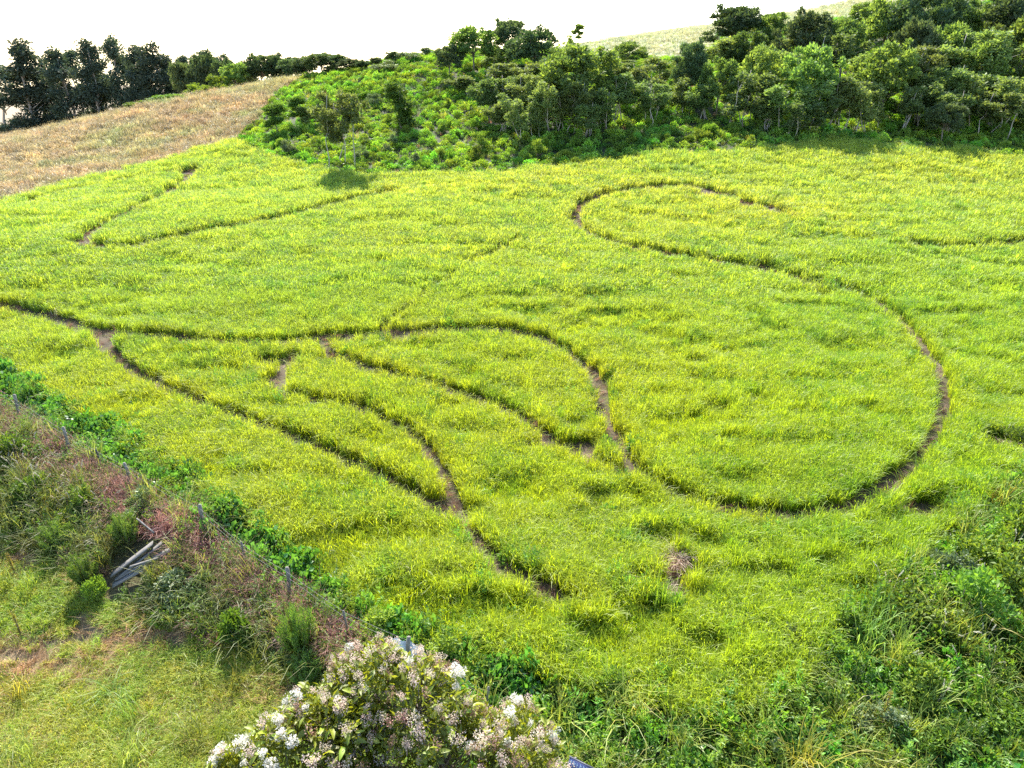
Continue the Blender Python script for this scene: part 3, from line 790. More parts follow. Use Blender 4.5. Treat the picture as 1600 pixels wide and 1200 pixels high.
G_EUC = 'tall trees behind the brown hill'
for px, top, Y, w, lab in [
    (-14, 95, 168, 60, 'tall dark eucalyptus cut off by the left edge of the picture'),
    (20, 60, 170, 58, 'tall eucalyptus with a crooked leaning top, nearest the left edge'),
    (50, 84, 174, 52, 'shorter eucalyptus squeezed between two taller ones at far left'),
    (84, 72, 170, 54, 'dense eucalyptus third from the left edge behind the brown hill'),
    (108, 74, 178, 44, 'eucalyptus just left of the pair of pointed tops at far left'),
    (130, 60, 170, 46, 'eucalyptus with a high pointed top left of the airy one'),
    (150, 96, 176, 40, 'low eucalyptus filling the gap left of the tall airy one'),
    (170, 53, 172, 46, 'tallest airy eucalyptus with sky showing through its top'),
    (192, 86, 178, 38, 'eucalyptus just right of the tall airy one, shorter and dense'),
    (210, 70, 170, 46, 'eucalyptus with a rounded top left of the dense pair'),
    (238, 66, 166, 54, 'dense dark eucalyptus, biggest crown in the middle of the row'),
    (258, 84, 172, 42, 'eucalyptus leaning on the right flank of the biggest dark crown'),
    (284, 84, 166, 38, 'narrow eucalyptus at a gap in the row, right of the dense crowns'),
    (318, 78, 164, 48, 'broad topped eucalyptus over the pale green bushes on the ridge'),
    (349, 84, 168, 34, 'thin eucalyptus right of the broad topped one on the ridge'),
    (300, 96, 176, 46, 'low distant eucalyptus behind the gap right of the narrow one'),
    (335, 98, 178, 44, 'low distant eucalyptus behind the broad topped one'),
    (386, 96, 176, 40, 'distant dark tree top touching the block shaped tree from behind'),
    (372, 98, 172, 34, 'small distant eucalyptus top left of the block shaped dark tree'),
    (431, 82, 172, 38, 'distant eucalyptus right of the block shaped dark tree'),
    (456, 88, 172, 38, 'last distant eucalyptus at the right end of the row')]:
    tree('euc', px, top, Y, w * 1.3, lab, G_EUC)
for k, px, top, Y, w, lab in [
    ('dark', 284, 92, 156, 44, 'dark tree behind the wide yellow green ridge bush'),
    ('dark', 318, 84, 154, 50, 'dark tree rising behind the pale green ridge bushes'),
    ('dark', 350, 90, 152, 44, 'dark tree left behind the block shaped one'),
    ('dark', 380, 98, 150, 40, 'dark low tree touching the left of the block shaped one'),
    ('dark', 434, 86, 136, 44, 'dark tree right behind the block shaped one'),
    ('dark', 458, 90, 133, 44, 'dark tree between the block shaped one and the hill corner'),
    ('dark', 525, 84, 128, 38, 'dark tree in the middle behind the hill corner'),
    ('dark', 566, 94, 122, 26, 'dark low tree on the skyline right of the hill corner'),
    ('dark', 405, 84, 136, 52, 'dark block shaped tree standing on the brown ridge'),
    ('round', 362, 98, 132, 42, 'mid green tree left of the block shaped one on the brown ridge'),
    ('shrub', 338, 116, 128, 50, 'pale green bushy tree low on the brown ridge line'),
    ('shrub', 308, 124, 126, 40, 'pale green bush left of another on the brown ridge'),
    ('shrub', 262, 146, 122, 56, 'wide yellow green bush on the brown ridge under the tall trees'),
    ('shrub', 214, 160, 119, 38, 'dark small bush at the left end of the ridge bushes'),
    ('dark', 500, 82, 127, 56, 'dark wide tree at the top corner of the brown hill'),
    ('dark', 545, 92, 124, 36, 'dark tree right of the top corner of the brown hill'),
    ('dark', 478, 88, 131, 34, 'small dark tree behind the top corner of the brown hill'),
    ('slim', 510, 106, 126, 40, 'loose tree in front of the dark ones at the brown hill corner'),
    ('young', 425, 158, 93, 44, 'small pointed young tree alone at the tip of the brown field'),
    ('young', 466, 148, 97, 44, 'bushy young tree right of the small pointed one'),
    ('slim', 494, 160, 96, 34, 'thin light young tree between the bushy one and the tall one'),
    ('slim', 519, 138, 80, 54, 'slender tall tree with bare thin trunks casting a shadow on the crop'),
    ('column', 625, 132, 93, 38, 'dark column of vines on a lone trunk amid the green slope'),
    ('shrub', 570, 150, 106, 30, 'small green tree high on the green slope'),
    ('dark', 586, 90, 122, 20, 'small tree on the skyline left of the silvery bushes'),
    ('dark', 612, 80, 122, 24, 'tree on the skyline above the silvery bushes'),
    ('silver', 640, 92, 122, 44, 'greyish silver bush on the skyline of the green slope'),
    ('silver', 662, 84, 126, 34, 'upper greyish silver bush on the skyline'),
    ('silver', 606, 104, 118, 44, 'lower greyish silver bush left of the skyline group'),
    ('dark', 700, 70, 112, 40, 'small dark tree at the left foot of the hilltop grove'),
    ('round', 738, 40, 114, 62, 'grey green tree, left one of the three at the grove top'),
    ('dark', 792, 28, 118, 54, 'tallest tree at the back of the hilltop grove'),
    ('dark', 836, 44, 110, 76, 'dark round crowned tree, right one at the grove top'),
    ('slim', 764, 70, 116, 40, 'thin tree in the gap at the top of the grove'),
    ('slim', 755, 108, 94, 48, 'slim leafy tree at the left front of the grove'),
    ('slim', 790, 108, 95, 46, 'second slim tree from the left in the grove front'),
    ('slim', 820, 112, 93, 46, 'third slim tree from the left in the grove front'),
    ('slim', 852, 118, 91, 46, 'slim tree left of the big round crown, pale trunks showing'),
    ('slim', 722, 112, 104, 44, 'slim tree in shade at the left flank of the grove'),
    ('slim', 775, 92, 106, 56, 'slim tree in the second row of the grove, left'),
    ('slim', 812, 96, 103, 56, 'slim tree in the second row of the grove, middle'),
    ('round', 856, 92, 104, 60, 'rounded tree in the second row of the grove, right'),
    ('slim', 836, 140, 88, 44, 'low leafy tree at the grove front left of the pale trunks'),
    ('slim', 780, 150, 90, 40, 'low leafy tree at the left front corner of the grove'),
    ('slim', 928, 150, 88, 40, 'low leafy tree in front of the pale trunks'),
    ('round', 985, 66, 118, 50, 'low rounded tree under the straw meadow, left'),
    ('slim', 1022, 128, 92, 44, 'low loose tree between the grove and the forest'),
    ('slim', 1062, 112, 96, 50, 'loose tree left below the dark pointed one'),
    ('slim', 1105, 120, 94, 46, 'loose tree right below the dark pointed one'),
    ('round', 1176, 48, 112, 60, 'yellow green tree right of the pale grey green crown'),
    ('slim', 1234, 66, 104, 56, 'loose tree between the bright topped and the dark high one'),
    ('slim', 1300, 48, 106, 56, 'loose tree filling the second row above the white trunks'),
    ('slim', 1358, 70, 100, 60, 'loose tree filling the gap between the pale topped pair'),
    ('slim', 1466, 96, 92, 56, 'loose tree left above the low dark bush tree'),
    ('round', 1545, 66, 98, 66, 'shaded green tree below the yellow green one at right'),
    ('slim', 1512, 130, 89, 50, 'low loose tree right of the low dark bush tree'),
    ('slim', 1566, 140, 88, 56, 'low loose tree in front of the right forest end'),
    ('slim', 1250, 150, 88, 44, 'low shrubby tree before the left pale topped tree'),
    ('slim', 1195, 140, 90, 50, 'low shrubby tree at the forest foot on the left'),
    ('round', 905, 68, 93, 112, 'big round crowned tree dominating the middle grove'),
    ('slim', 880, 128, 89, 46, 'slim tree under the big round crown, left of its middle'),
    ('slim', 912, 122, 89, 50, 'slim tree under the big round crown, right of its middle'),
    ('slim', 943, 130, 91, 40, 'slim tree at the right rim of the big round crown'),
    ('slim', 975, 96, 93, 56, 'open slim tree standing right of the big round crown'),
    ('slim', 1010, 88, 98, 52, 'open slim tree left of the dark pointed one'),
    ('slim', 958, 92, 112, 50, 'loose pale tree behind the right of the middle grove'),
    ('slim', 1044, 80, 106, 50, 'loose tree below the straw meadow, left of the dark pointed one'),
    ('dark', 1085, 62, 100, 50, 'dark narrow pointed tree below the straw meadow'),
    ('dark', 1150, 6, 124, 78, 'dark domed tree on the skyline at the end of the meadow'),
    ('slim', 1138, 44, 112, 70, 'pale grey green crown in front of the dark domed tree'),
    ('round', 1130, 90, 96, 52, 'mid green tree at the forest edge, left of the first gap'),
    ('slim', 1160, 96, 92, 58, 'loose tree at the left front of the big forest'),
    ('round', 1196, 74, 98, 58, 'bright green topped tree in the left part of the forest'),
    ('round', 1212, 18, 122, 46, 'small tree against the sky right of the dark domed one'),
    ('slim', 1182, 18, 128, 40, 'thin tree top against the sky behind the forest'),
    ('dark', 1264, 18, 112, 80, 'dark high tree in the second row of the forest'),
    ('round', 1280, 70, 92, 86, 'forest front tree with a pale rounded top, left of two'),
    ('slim', 1228, 120, 90, 52, 'loose low tree left of the pale rounded front tree'),
    ('slim', 1318, 100, 91, 54, 'slim tree with white trunks between the two pale topped ones'),
    ('slim', 1345, 112, 89, 46, 'slim tree with white trunks, second between the pale topped ones'),
    ('round', 1328, 28, 110, 66, 'green tree in the second row behind the white trunks'),
    ('round', 1396, 64, 94, 88, 'forest front tree with a pale rounded top, right of two'),
    ('slim', 1440, 66, 97, 56, 'loose light tree right of the second pale topped one'),
    ('slim', 1382, 120, 90, 44, 'slim dark stemmed tree under the second pale topped one'),
    ('slim', 1425, 118, 90, 46, 'slim tree with bare stems left of the low dark bush'),
    ('round', 1398, 0, 118, 70, 'yellow green tree high in the middle of the forest'),
    ('round', 1358, 2, 132, 50, 'tree on the skyline below the last of the meadow'),
    ('dark', 1462, -22, 114, 92, 'big dark tree at the top of the forest'),
    ('dark', 1440, 26, 104, 60, 'dark tree in the second row below the biggest one'),
    ('round', 1510, -10, 118, 76, 'green tree at the top edge right of the biggest dark one'),
    ('round', 1490, 36, 104, 62, 'shaded tree below the top edge at right'),
    ('slim', 1496, 86, 94, 56, 'loose leafy tree above the low dark bush at right'),
    ('slim', 1528, 40, 100, 80, 'grey green rounded tree high at the right'),
    ('round', 1560, 38, 106, 66, 'yellow green tree near the upper right corner'),
    ('dark', 1590, -16, 116, 86, 'dark tree filling the upper right corner'),
    ('slim', 1540, 100, 92, 62, 'loose tree at the forest front near the right edge'),
    ('slim', 1586, 98, 92, 84, 'silvery loose tree at the right edge of the forest front'),
    ('round', 1622, 30, 100, 80, 'tree cut off by the right edge, upper one'),
    ('slim', 1640, 90, 92, 70, 'slim tree cut off by the right edge, lower one'),
    ('dark', 1486, 158, 86, 50, 'low dark rounded bush tree at the crop edge'),
    ('young', 905, 38, 160, 26, 'tiny blue grey lone tree on the far skyline'),
    ('shrub', 889, 54, 158, 16, 'tiny dark bush beside the lone tree on the far skyline'),
]:
    tree(k, px, top, Y, w * 1.05, lab, None, 'bush' if k in ('shrub', 'silver') else 'tree')

# shrubs that stand out of the undergrowth
def shrubs(n, poly, yr, xr, hr, what, marks, group, kinds):
    """marks: things one can find, with their place in the picture; each shrub is named after the nearest"""
    spots = []; tries = 0
    while len(spots) < n and tries < 20000:
        tries += 1
        x, y = random.uniform(*xr), random.uniform(*yr)
        px, py = proj(np.array([x, y, float(ground(x, y))]))
        if not inside(np.array([px]), np.array([py]), poly)[0] or not -30 < px < 1600: continue
        if any(math.hypot(x - q[0], y - q[1]) < 1.6 for q in spots): continue
        spots.append((x, y, float(px), float(py)))
    by = {}
    for x, y, px, py in spots:
        m = min(marks, key=lambda m: math.hypot(px - m[0], (py - m[1]) * 1.6))
        dx, dy = px - m[0], (py - m[1]) * 1.6
        side = ('left' if dx < 0 else 'right') if abs(dx) > abs(dy) else ('below' if dy > 0 else 'above')
        by.setdefault((m[2], side), []).append((math.hypot(dx, dy), x, y))
    rank = ['nearest', 'second nearest', 'third nearest', 'fourth nearest', 'fifth nearest', 'sixth nearest', 'seventh nearest', 'eighth nearest', 'ninth nearest']
    for (m, side), lst in by.items():
        for i, (_, x, y) in enumerate(sorted(lst)):
            rel = {'left': 'to the left of', 'right': 'to the right of', 'below': 'downhill of', 'above': 'uphill of'}[side]
            h = random.uniform(*hr)
            plant(random.choice(kinds), x, y, h, h * random.uniform(.9, 1.3), '%s %s %s %s' % (what, rank[min(i, 8)], rel, m), 'shrub', group)
SLOPE = [(400, 228), (480, 258), (600, 272), (740, 266), (840, 240), (760, 190), (720, 130), (680, 110), (600, 115), (540, 150), (480, 200)]
FOOT = [(760, 262), (900, 256), (1060, 240), (1180, 230), (1300, 216), (1440, 226), (1600, 243), (1600, 205), (1400, 190), (1250, 195), (1100, 190), (1000, 200), (850, 225)]
shrubs(42, SLOPE, (78, 128), (-36, 4), (.9, 1.9), 'green shrub',
       [(425, 225, 'the small pointed young tree'), (466, 212, 'the bushy young tree'), (520, 258, 'the slender tree casting a shadow'), (625, 222, 'the dark vine column'),
        (640, 105, 'the silvery skyline bushes'), (700, 118, 'the grove foot tree'), (755, 205, 'the left front grove tree'), (570, 170, 'the small tree on the slope')],
       'shrubs on the open slope', ['shrub', 'shrub', 'shrub', 'silver'])
shrubs(30, FOOT, (78, 98), (-6, 64), (1.0, 2.0), 'low shrub',
       [(800, 225, 'the left grove trunks'), (905, 215, 'the big round crowned tree'), (975, 222, 'the open slim tree'), (1085, 195, 'the dark pointed tree'), (1160, 205, 'the loose left forest tree'),
        (1280, 205, 'the left pale topped tree'), (1335, 205, 'the white trunks'), (1396, 205, 'the right pale topped tree'), (1486, 205, 'the low dark bush tree'), (1586, 215, 'the silvery right edge tree')],
       'shrubs at the forest foot', ['shrub'])

# ------------------------------------------------------------------ bushes by the fence and in the lower right
M_FEATHER = leaf_mat('feathery_needle', (.10, .19, .03), (.22, .32, .06), .4, (1.2, 1.15, .5), .03, False, .15)
def make_feather(r):
    g, s = Geo(), Geo()
    for i in range(46):
        a = r.uniform(0, 6.283); q = .5 * math.sqrt(r.random())
        tip = np.array([q * 1.25 * math.cos(a), q * 1.25 * math.sin(a), 2.0 * (1 - .45 * (q / .5) ** 2) * r.uniform(.8, 1.05)])
        b = np.array([q * .35 * math.cos(a), q * .35 * math.sin(a), -.05])
        tube(s, limb(r, b, tip, .02, 4), np.linspace(.012, .004, 4), 3)
        k = r.uniform(.25, 1, 110)[:, None]
        ax = rand_dir(110, r) * .5 + np.array([0, 0, .9])
        leaves(g, b + (tip - b) * k + r.normal(0, .025, (110, 3)), ax, r.uniform(.10, .2, 110), np.full(110, .12), r, r.random(110))
    return s.mesh('feather_stems', M_TWIG), g.mesh('feather_needles', M_FEATHER)
FEATHER = [make_feather(rt), make_feather(rt)]

def bush(kind, px, py, h, w, label, lift=.3):
    p = hit(px, py, lift)
    if kind == 'feather':
        t = thing('feathery_bush', label, 'bush', p, random.uniform(0, 6.28), (w / 1.3, w / 1.3, h / 2.0))
        f = FEATHER[random.randrange(2)]
        obj('stem', f[0], t); obj('foliage', f[1], t)
    else:
        plant(kind, p[0], p[1], h, w, label, 'bush')
for b in [
    ('feather', 470, 1018, 2.2, 1.35, 'tall feathery green bush below the fence beside the white flowers'),
    ('feather', 478, 1060, 1.2, 1.1, 'low feathery bush in the shade in front of the tall one'),
    ('shrub', 372, 1000, 1.6, 1.3, 'leafy green bush left of the tall feathery one'),
    ('feather', 135, 905, 1.5, 1.1, 'yellow green feathery bush left of the old boards'),
    ('shrub', 148, 925, 1.1, .9, 'small yellow green bush at the near left of the old boards'),
    ('silver', 285, 918, 1.0, 2.0, 'olive sprawling bush right below the old boards'),
    ('silver', 232, 800, 1.3, 1.6, 'grey green bush behind the old boards'),
    ('shrub', 60, 770, 1.5, 1.8, 'dark bush on the bank near the left edge'),
    ('shrub', 20, 720, 1.5, 1.7, 'olive bush at the left edge below the fence'),
    ('shrub', 130, 800, 1.3, 1.6, 'bush on the bank with pale seed heads around it'),
    ('feather', 200, 845, 1.6, 1.2, 'shadowed bush at the upper left end of the old boards'),
    ('feather', 90, 850, 1.4, 1.4, 'tall grassy bush in the dark of the bank at left'),
    ('shrub', 270, 770, 1.1, 1.6, 'vine covered mound beyond the third fence post'),
    ('shrub', 345, 800, 1.1, 1.7, 'vine covered mound beyond the tall middle fence post'),
    ('shrub', 240, 720, 1.0, 1.4, 'dark vine mound at the crop edge near the far posts'),
    ('shrub', 150, 672, .9, 1.5, 'pale green vine mound at the far end of the fence'),
    ('shrub', 600, 990, 1.1, 1.5, 'dark vine mound behind the pink flower heads'),
    ('shrub', 690, 1030, 1.2, 1.6, 'dark green vine mound at the crop corner behind the flowers'),
    ('shrub', 740, 1050, .9, 1.2, 'small vine mound right of the larger one at the crop corner'),
    ('shrub', 962, 1078, 1.2, 1.0, 'upright dark green weed bush at the lower edge of the crop'),
    ('shrub', 885, 1090, .8, 1.3, 'dark low bush right of the flowering tree'),
    ('shrub', 1425, 985, 1.7, 2.4, 'dark bush left of the deep shadow in the lower right'),
    ('shrub', 1500, 965, 2.1, 2.6, 'big dark bush casting the deep shadow at lower right'),
    ('shrub', 1575, 955, 2.0, 2.4, 'dark bush at the right edge by the deep shadow'),
    ('shrub', 1545, 880, 1.6, 2.2, 'bush at the right edge below the crop corner'),
    ('silver', 1480, 900, 1.4, 1.8, 'greyish bush at the right corner of the crop'),
    ('shrub', 1590, 830, 1.6, 1.8, 'bush cut by the right edge next to the crop'),
    ('shrub', 1596, 690, 1.3, 1.6, 'dark shrubby patch at the right edge by the bleached straw'),
    ('shrub', 1552, 672, .9, 1.0, 'small dark shrub left of the bleached straw hollow'),
    ('shrub', 1420, 1065, 1.3, 1.8, 'bush below the middle of the tangle with a dark hollow under it'),
    ('shrub', 1320, 990, 1.2, 1.6, 'bush at the crop edge in the middle of the tangle'),
    ('silver', 1240, 1010, .9, 1.5, 'greyish low bush near the lower crop edge'),
    ('shrub', 1560, 1120, 1.0, 1.6, 'light green bush near the lower right corner'),
    ('silver', 1370, 1130, .9, 1.6, 'grey weedy bush around the pale upright stem'),
    ('shrub', 1130, 1080, .8, 1.4, 'low bush left of the dark diagonal gap at the bottom'),
    ('shrub', 1250, 1110, .9, 1.3, 'low bush right of the dark diagonal gap at the bottom'),
    ('shrub', 1480, 1140, 1.0, 1.4, 'round leafy bush at the bottom right of centre'),
]: bush(*b)

# ------------------------------------------------------------------ fence
M_POST = solid_mat('weathered_post', (.13, .115, .095), (.29, .26, .22), 9, .95, (1, 1, .15))
M_DARKPOST = solid_mat('dark_post', (.05, .045, .04), (.13, .12, .10), 9, .85, (1, 1, .15))
M_WIRE = solid_mat('fence_wire', (.16, .15, .14), (.28, .27, .26), 20, .6)
fence = None
def post_mesh(nm, rad, h, mat, r):
    g = Geo()
    n = 6; z = np.linspace(-.3, h, n)
    P = np.c_[r.normal(0, .012, n), r.normal(0, .012, n), z]; 
    tube(g, P, rad * r.uniform(.9, 1.1, n), 8)
    P2 = np.array([P[-1], P[-1] + [0.01, 0, .03]]); tube(g, P2, [rad * .96, rad * .55], 8)
    return g.mesh(nm, mat, False)
FP = [(-150, 560, 1), (-60, 606, 1), (34, 662, 1), (112, 714, 1), (161, 740, 0), (209, 772, 1), (323, 842, 1), (388, 892, 0), (456, 944, 1), (546, 1000, 0), (640, 1056, 1), (762, 1128, 0)]
fb = [hit(px, py) for px, py, _ in FP]
fence = thing('wire_fence', 'leaning wire fence on grey posts between the crop and the shaded bank', 'fence', fb[6])
off = np.array(fb[6])
tops = []
for (px, py, big), b in zip(FP, fb):
    h = 1.45 if big else 1.2
    me = post_mesh('post', .062 if big else .034, h, M_POST if big or px > 200 else M_DARKPOST, rt)
    lean = (random.uniform(-.05, .05), random.uniform(-.06, .06))
    obj('post', me, fence, tuple(np.array(b) - off), (lean[0], lean[1], 0))
    tops.append((np.array(b) - off, h))
for k in (.3, .56, .8, .96):
    g = Geo(); pts = []
    for i in range(len(tops) - 1):
        a = tops[i][0] + np.array([0, -.06, tops[i][1] * k]); c = tops[i + 1][0] + np.array([0, -.06, tops[i + 1][1] * k])
        for t in np.linspace(0, 1, 5, endpoint=False):
            pts.append(a + (c - a) * t - np.array([0, 0, .10 * t * (1 - t)]))
    pts.append(c)
    tube(g, pts, .004, 4)
    obj('wire', g.mesh('wire', M_WIRE), fence)

# ------------------------------------------------------------------ heap of old boards
M_PLANK = solid_mat('weathered_board', (.06, .053, .045), (.25, .235, .215), 5, .95, (.6, 9, 9), .6)
def board(L_, w, t, r):
    g = Geo()
    x = np.linspace(-L_ / 2, L_ / 2, 6); wv = w * r.uniform(.93, 1.04, 6); zz = r.normal(0, .003, 6)
    x = x + np.r_[r.normal(0, .02), 0, 0, 0, 0, r.normal(0, .02)]
    V = []
    for i in range(6):
        V += [(x[i], -wv[i] / 2, zz[i]), (x[i], wv[i] / 2, zz[i]), (x[i], wv[i] / 2, zz[i] + t), (x[i], -wv[i] / 2, zz[i] + t)]
    Q = [(4 * i + a, 4 * i + b, 4 * i + 4 + b, 4 * i + 4 + a) for i in range(5) for a, b in ((0, 1), (1, 2), (2, 3), (3, 0))]
    Q += [(3, 2, 1, 0), (20, 21, 22, 23)]
    g.add(V, Q)
    return g.mesh('board', M_PLANK)
def lay(px0, py0, px1, py1, z0, z1, w, t, label, roll=0):
    a, b = hit(px0, py0, z0), hit(px1, py1, z1)
    a[2] += z0; b[2] += z1
    d = b - a; Ln = float(np.linalg.norm(d))
    o = obj('old_board', board(Ln, w, t, rt), None, tuple((a + b) / 2), (roll, -math.asin(d[2] / Ln), math.atan2(d[1], d[0])))
    return tag(o, label, 'board', 'old boards heaped on the bank')
lay(176, 902, 240, 851, .40, .72, .40, .04, 'widest pale grey board on the left side of the heap', -.25)
lay(184, 904, 254, 849, .38, .66, .20, .035, 'narrow grey board lying along the widest one', -.1)
lay(179, 909, 262, 862, .36, .55, .2, .04, 'long grey board in the middle of the heap')
lay(205, 888, 247, 874, .62, .66, .09, .04, 'thin pale batten lying crosswise on the heap')
lay(178, 914, 225, 889, .34, .48, .26, .03, 'lowest grey board at the near edge of the heap', .1)
lay(236, 878, 268, 862, .50, .58, .2, .03, 'short broken board at the right end of the heap', .2)
lay(214, 812, 243, 838, 1.0, .75, .045, .045, 'thin grey branch like stick pointing up behind the heap')

# ------------------------------------------------------------------ small single things
def tuft(name, px, py, n, rad, h, w, mat, label, cat, bend=.5, heads=0, lean=.4):
    me = grass_clump(name, n, rad, h, w, bend, mat, rt, heads, lean)
    o = obj(name, me, None, tuple(hit(px, py))); tag(o, label, cat); return o
M_REDO = leaf_mat('dead_tuft_blade', (.40, .29, .21), (.68, .55, .42), .35, (1.1, 1, .8), .02, False, .05)
M_STRAWO = leaf_mat('bleached_stalks', (.45, .38, .25), (.70, .60, .42), .3, (1.05, 1, .85), .02, False, .05)
M_STAKE = leaf_mat('yellow_stalk_leaf', (.26, .25, .05), (.38, .34, .09), .4, (1.1, 1, .6), .02, False, .05)
tuft('dead_grass_tuft', 1060, 888, 240, .35, .75, .012, M_REDO, 'pinkish brown dead grass tuft in a gap near the crop bottom', 'grass tuft', .5, 0, .5)
tuft('dead_grass_tuft', 1046, 930, 90, .22, .4, .012, M_REDO, 'small brown dead tuft just below the larger dead one', 'grass tuft', .5, 0, .5)
tuft('bleached_straw', 1592, 708, 200, .8, .35, .02, M_STRAWO, 'bleached flattened straw in the hollow at the right edge', 'straw', .8, 0, .9)
def stalk(px, py, h, label):
    p = hit(px, py); g = Geo(); s = Geo()
    tube(s, np.array([[0, 0, -.1], [.01, .01, h * .5], [.0, .02, h]]), [.03, .022, .012], 5)
    n = 160; k = rt.uniform(.25, 1, n)[:, None]
    leaves(g, np.c_[rt.normal(0, .02, (n, 2)), k * h], rand_dir(n, rt) * .6 + np.array([0, 0, .9]), rt.uniform(.06, .13, n), np.full(n, .35), rt, rt.random(n))
    t = thing('weed_stalk', label, 'weed', p); obj('stem', s.mesh('stalk', M_TWIG), t); obj('foliage', g.mesh('stalk_leaves', M_STAKE), t)
stalk(37, 1004, 1.25, 'yellowish upright weed stalk alone on the lower left pasture')
stalk(26, 905, 1.1, 'brownish weed stalk higher up the pasture at the left edge')
stalk(1374, 1138, 1.3, 'pale yellow upright stem among the weeds at lower right')

# seed plumes on thin stalks
M_PLUME = leaf_mat('plume', (.55, .50, .42), (.80, .75, .66), .35, (1, 1, .9), 0, True)
def plume_mesh(r):
    g = Geo()
    for i in range(3):
        b = np.array([r.normal(0, .1), r.normal(0, .1), 0]); d = np.array([r.normal(0, .3), r.normal(0, .3), 1.0]); tip = b + d * r.uniform(1.1, 1.5)
        tube(g, np.array([b, (b + tip) / 2 + [0, 0, .05], tip]), .005, 3, .1)
        n = 26; k = r.uniform(0, 1, n)[:, None]; dd = unit(d * [1.8, 1.8, .6])
        leaves(g, tip + dd * k * .24, dd + rand_dir(n, r) * .5, np.full(n, .07), np.full(n, .4), r, r.random(n))
    return g.mesh('plume', M_PLUME)
PL = [plume_mesh(rt) for _ in range(3)]
zone('seed_plumes', 'pale seed plumes on thin stalks over the dark bank', 'seed heads', [(-60, 720), (60, 720), (160, 770), (170, 830), (60, 820), (-60, 800)], (15, 34), (-34, -8), .8, PL, (.7, 1.1), (.7, 1.0), (.75, .72, .66), .1, .03)
zone('tangle_plumes', 'scattered pale seed heads among the weeds at lower right', 'seed heads', [(1380, 900), (1600, 820), (1600, 1180), (1350, 1120)], (10, 30), (4, 24), .9, PL, (.5, .9), (.6, .9), (.9, .9, .8), .1, .03, lambda x, y: .6 + 0 * x)

# ------------------------------------------------------------------ flowering trees close below the camera
M_FLEAF = leaf_mat('flower_tree_leaf', (.11, .16, .022), (.34, .41, .035), .5, (1.35, 1.2, .4), .03, False, .5, .5)
M_WHITE = leaf_mat('white_petal', (.74, .70, .60), (.90, .87, .79), .5, (1, 1, 1), 0, False, .08)
M_CREAM = leaf_mat('fading_petal', (.58, .44, .36), (.82, .70, .60), .45, (1, 1, .9), 0, False, .15)
M_SPENT = leaf_mat('spent_flower', (.28, .15, .11), (.58, .38, .29), .35, (1, 1, .9), 0, False, .25)

def big_leaf(r, n_var):
    """one drooping pointed leaf with folded blade, 0.17 m long"""
    x = np.array([0, .25, .6, .85, 1.0]) * .17; w = np.array([.008, .026, .03, .017, 0]) * r.uniform(.85, 1.2); z = -np.array([0, .0, .018, .045, .07]) * r.uniform(.5, 1.4)
    V = []
    for i in range(5): V += [(x[i], -w[i], z[i] + w[i] * .45), (x[i], 0, z[i]), (x[i], w[i], z[i] + w[i] * .45)]
    Q = []
    for i in range(4): Q += [(3 * i, 3 * i + 1, 3 * i + 4, 3 * i + 3), (3 * i + 1, 3 * i + 2, 3 * i + 5, 3 * i + 4)]
    return mesh_np('leaf_%d' % n_var, V, Q, None, M_FLEAF, np.full(15, r.uniform(.2, 1)), True)
LEAF = [big_leaf(rt, i) for i in range(6)]

def cluster_mesh(nm, mat, n, rad, size, r):
    g = Geo()
    for lob in range(7):
        c = rand_dir(1, r)[0] * np.array([.55, .55, .6]) * rad + np.array([0, 0, rad * .5])
        d = rand_dir(n // 7, r)
        leaves(g, c + d * rad * .42 * r.uniform(.6, 1, n // 7)[:, None], d + rand_dir(n // 7, r) * .6, size * r.uniform(.7, 1.3, n // 7), np.full(n // 7, .75), r, r.random(n // 7))
    for k in range(5):
        tube(g, np.array([[0, 0, -rad * 1.2], rand_dir(1, r)[0] * rad * .5 + [0, 0, rad * .4]]), .004, 3, 0)
    return g.mesh(nm, mat)
CLUS = {'white': [cluster_mesh('white_cluster_%d' % i, M_WHITE, 224, .125, .032, rt) for i in range(3)],
        'cream': [cluster_mesh('cream_cluster_%d' % i, M_CREAM, 140, .14, .028, rt) for i in range(3)],
        'spent': [cluster_mesh('spent_cluster_%d' % i, M_SPENT, 100, .14, .026, rt) for i in range(3)]}

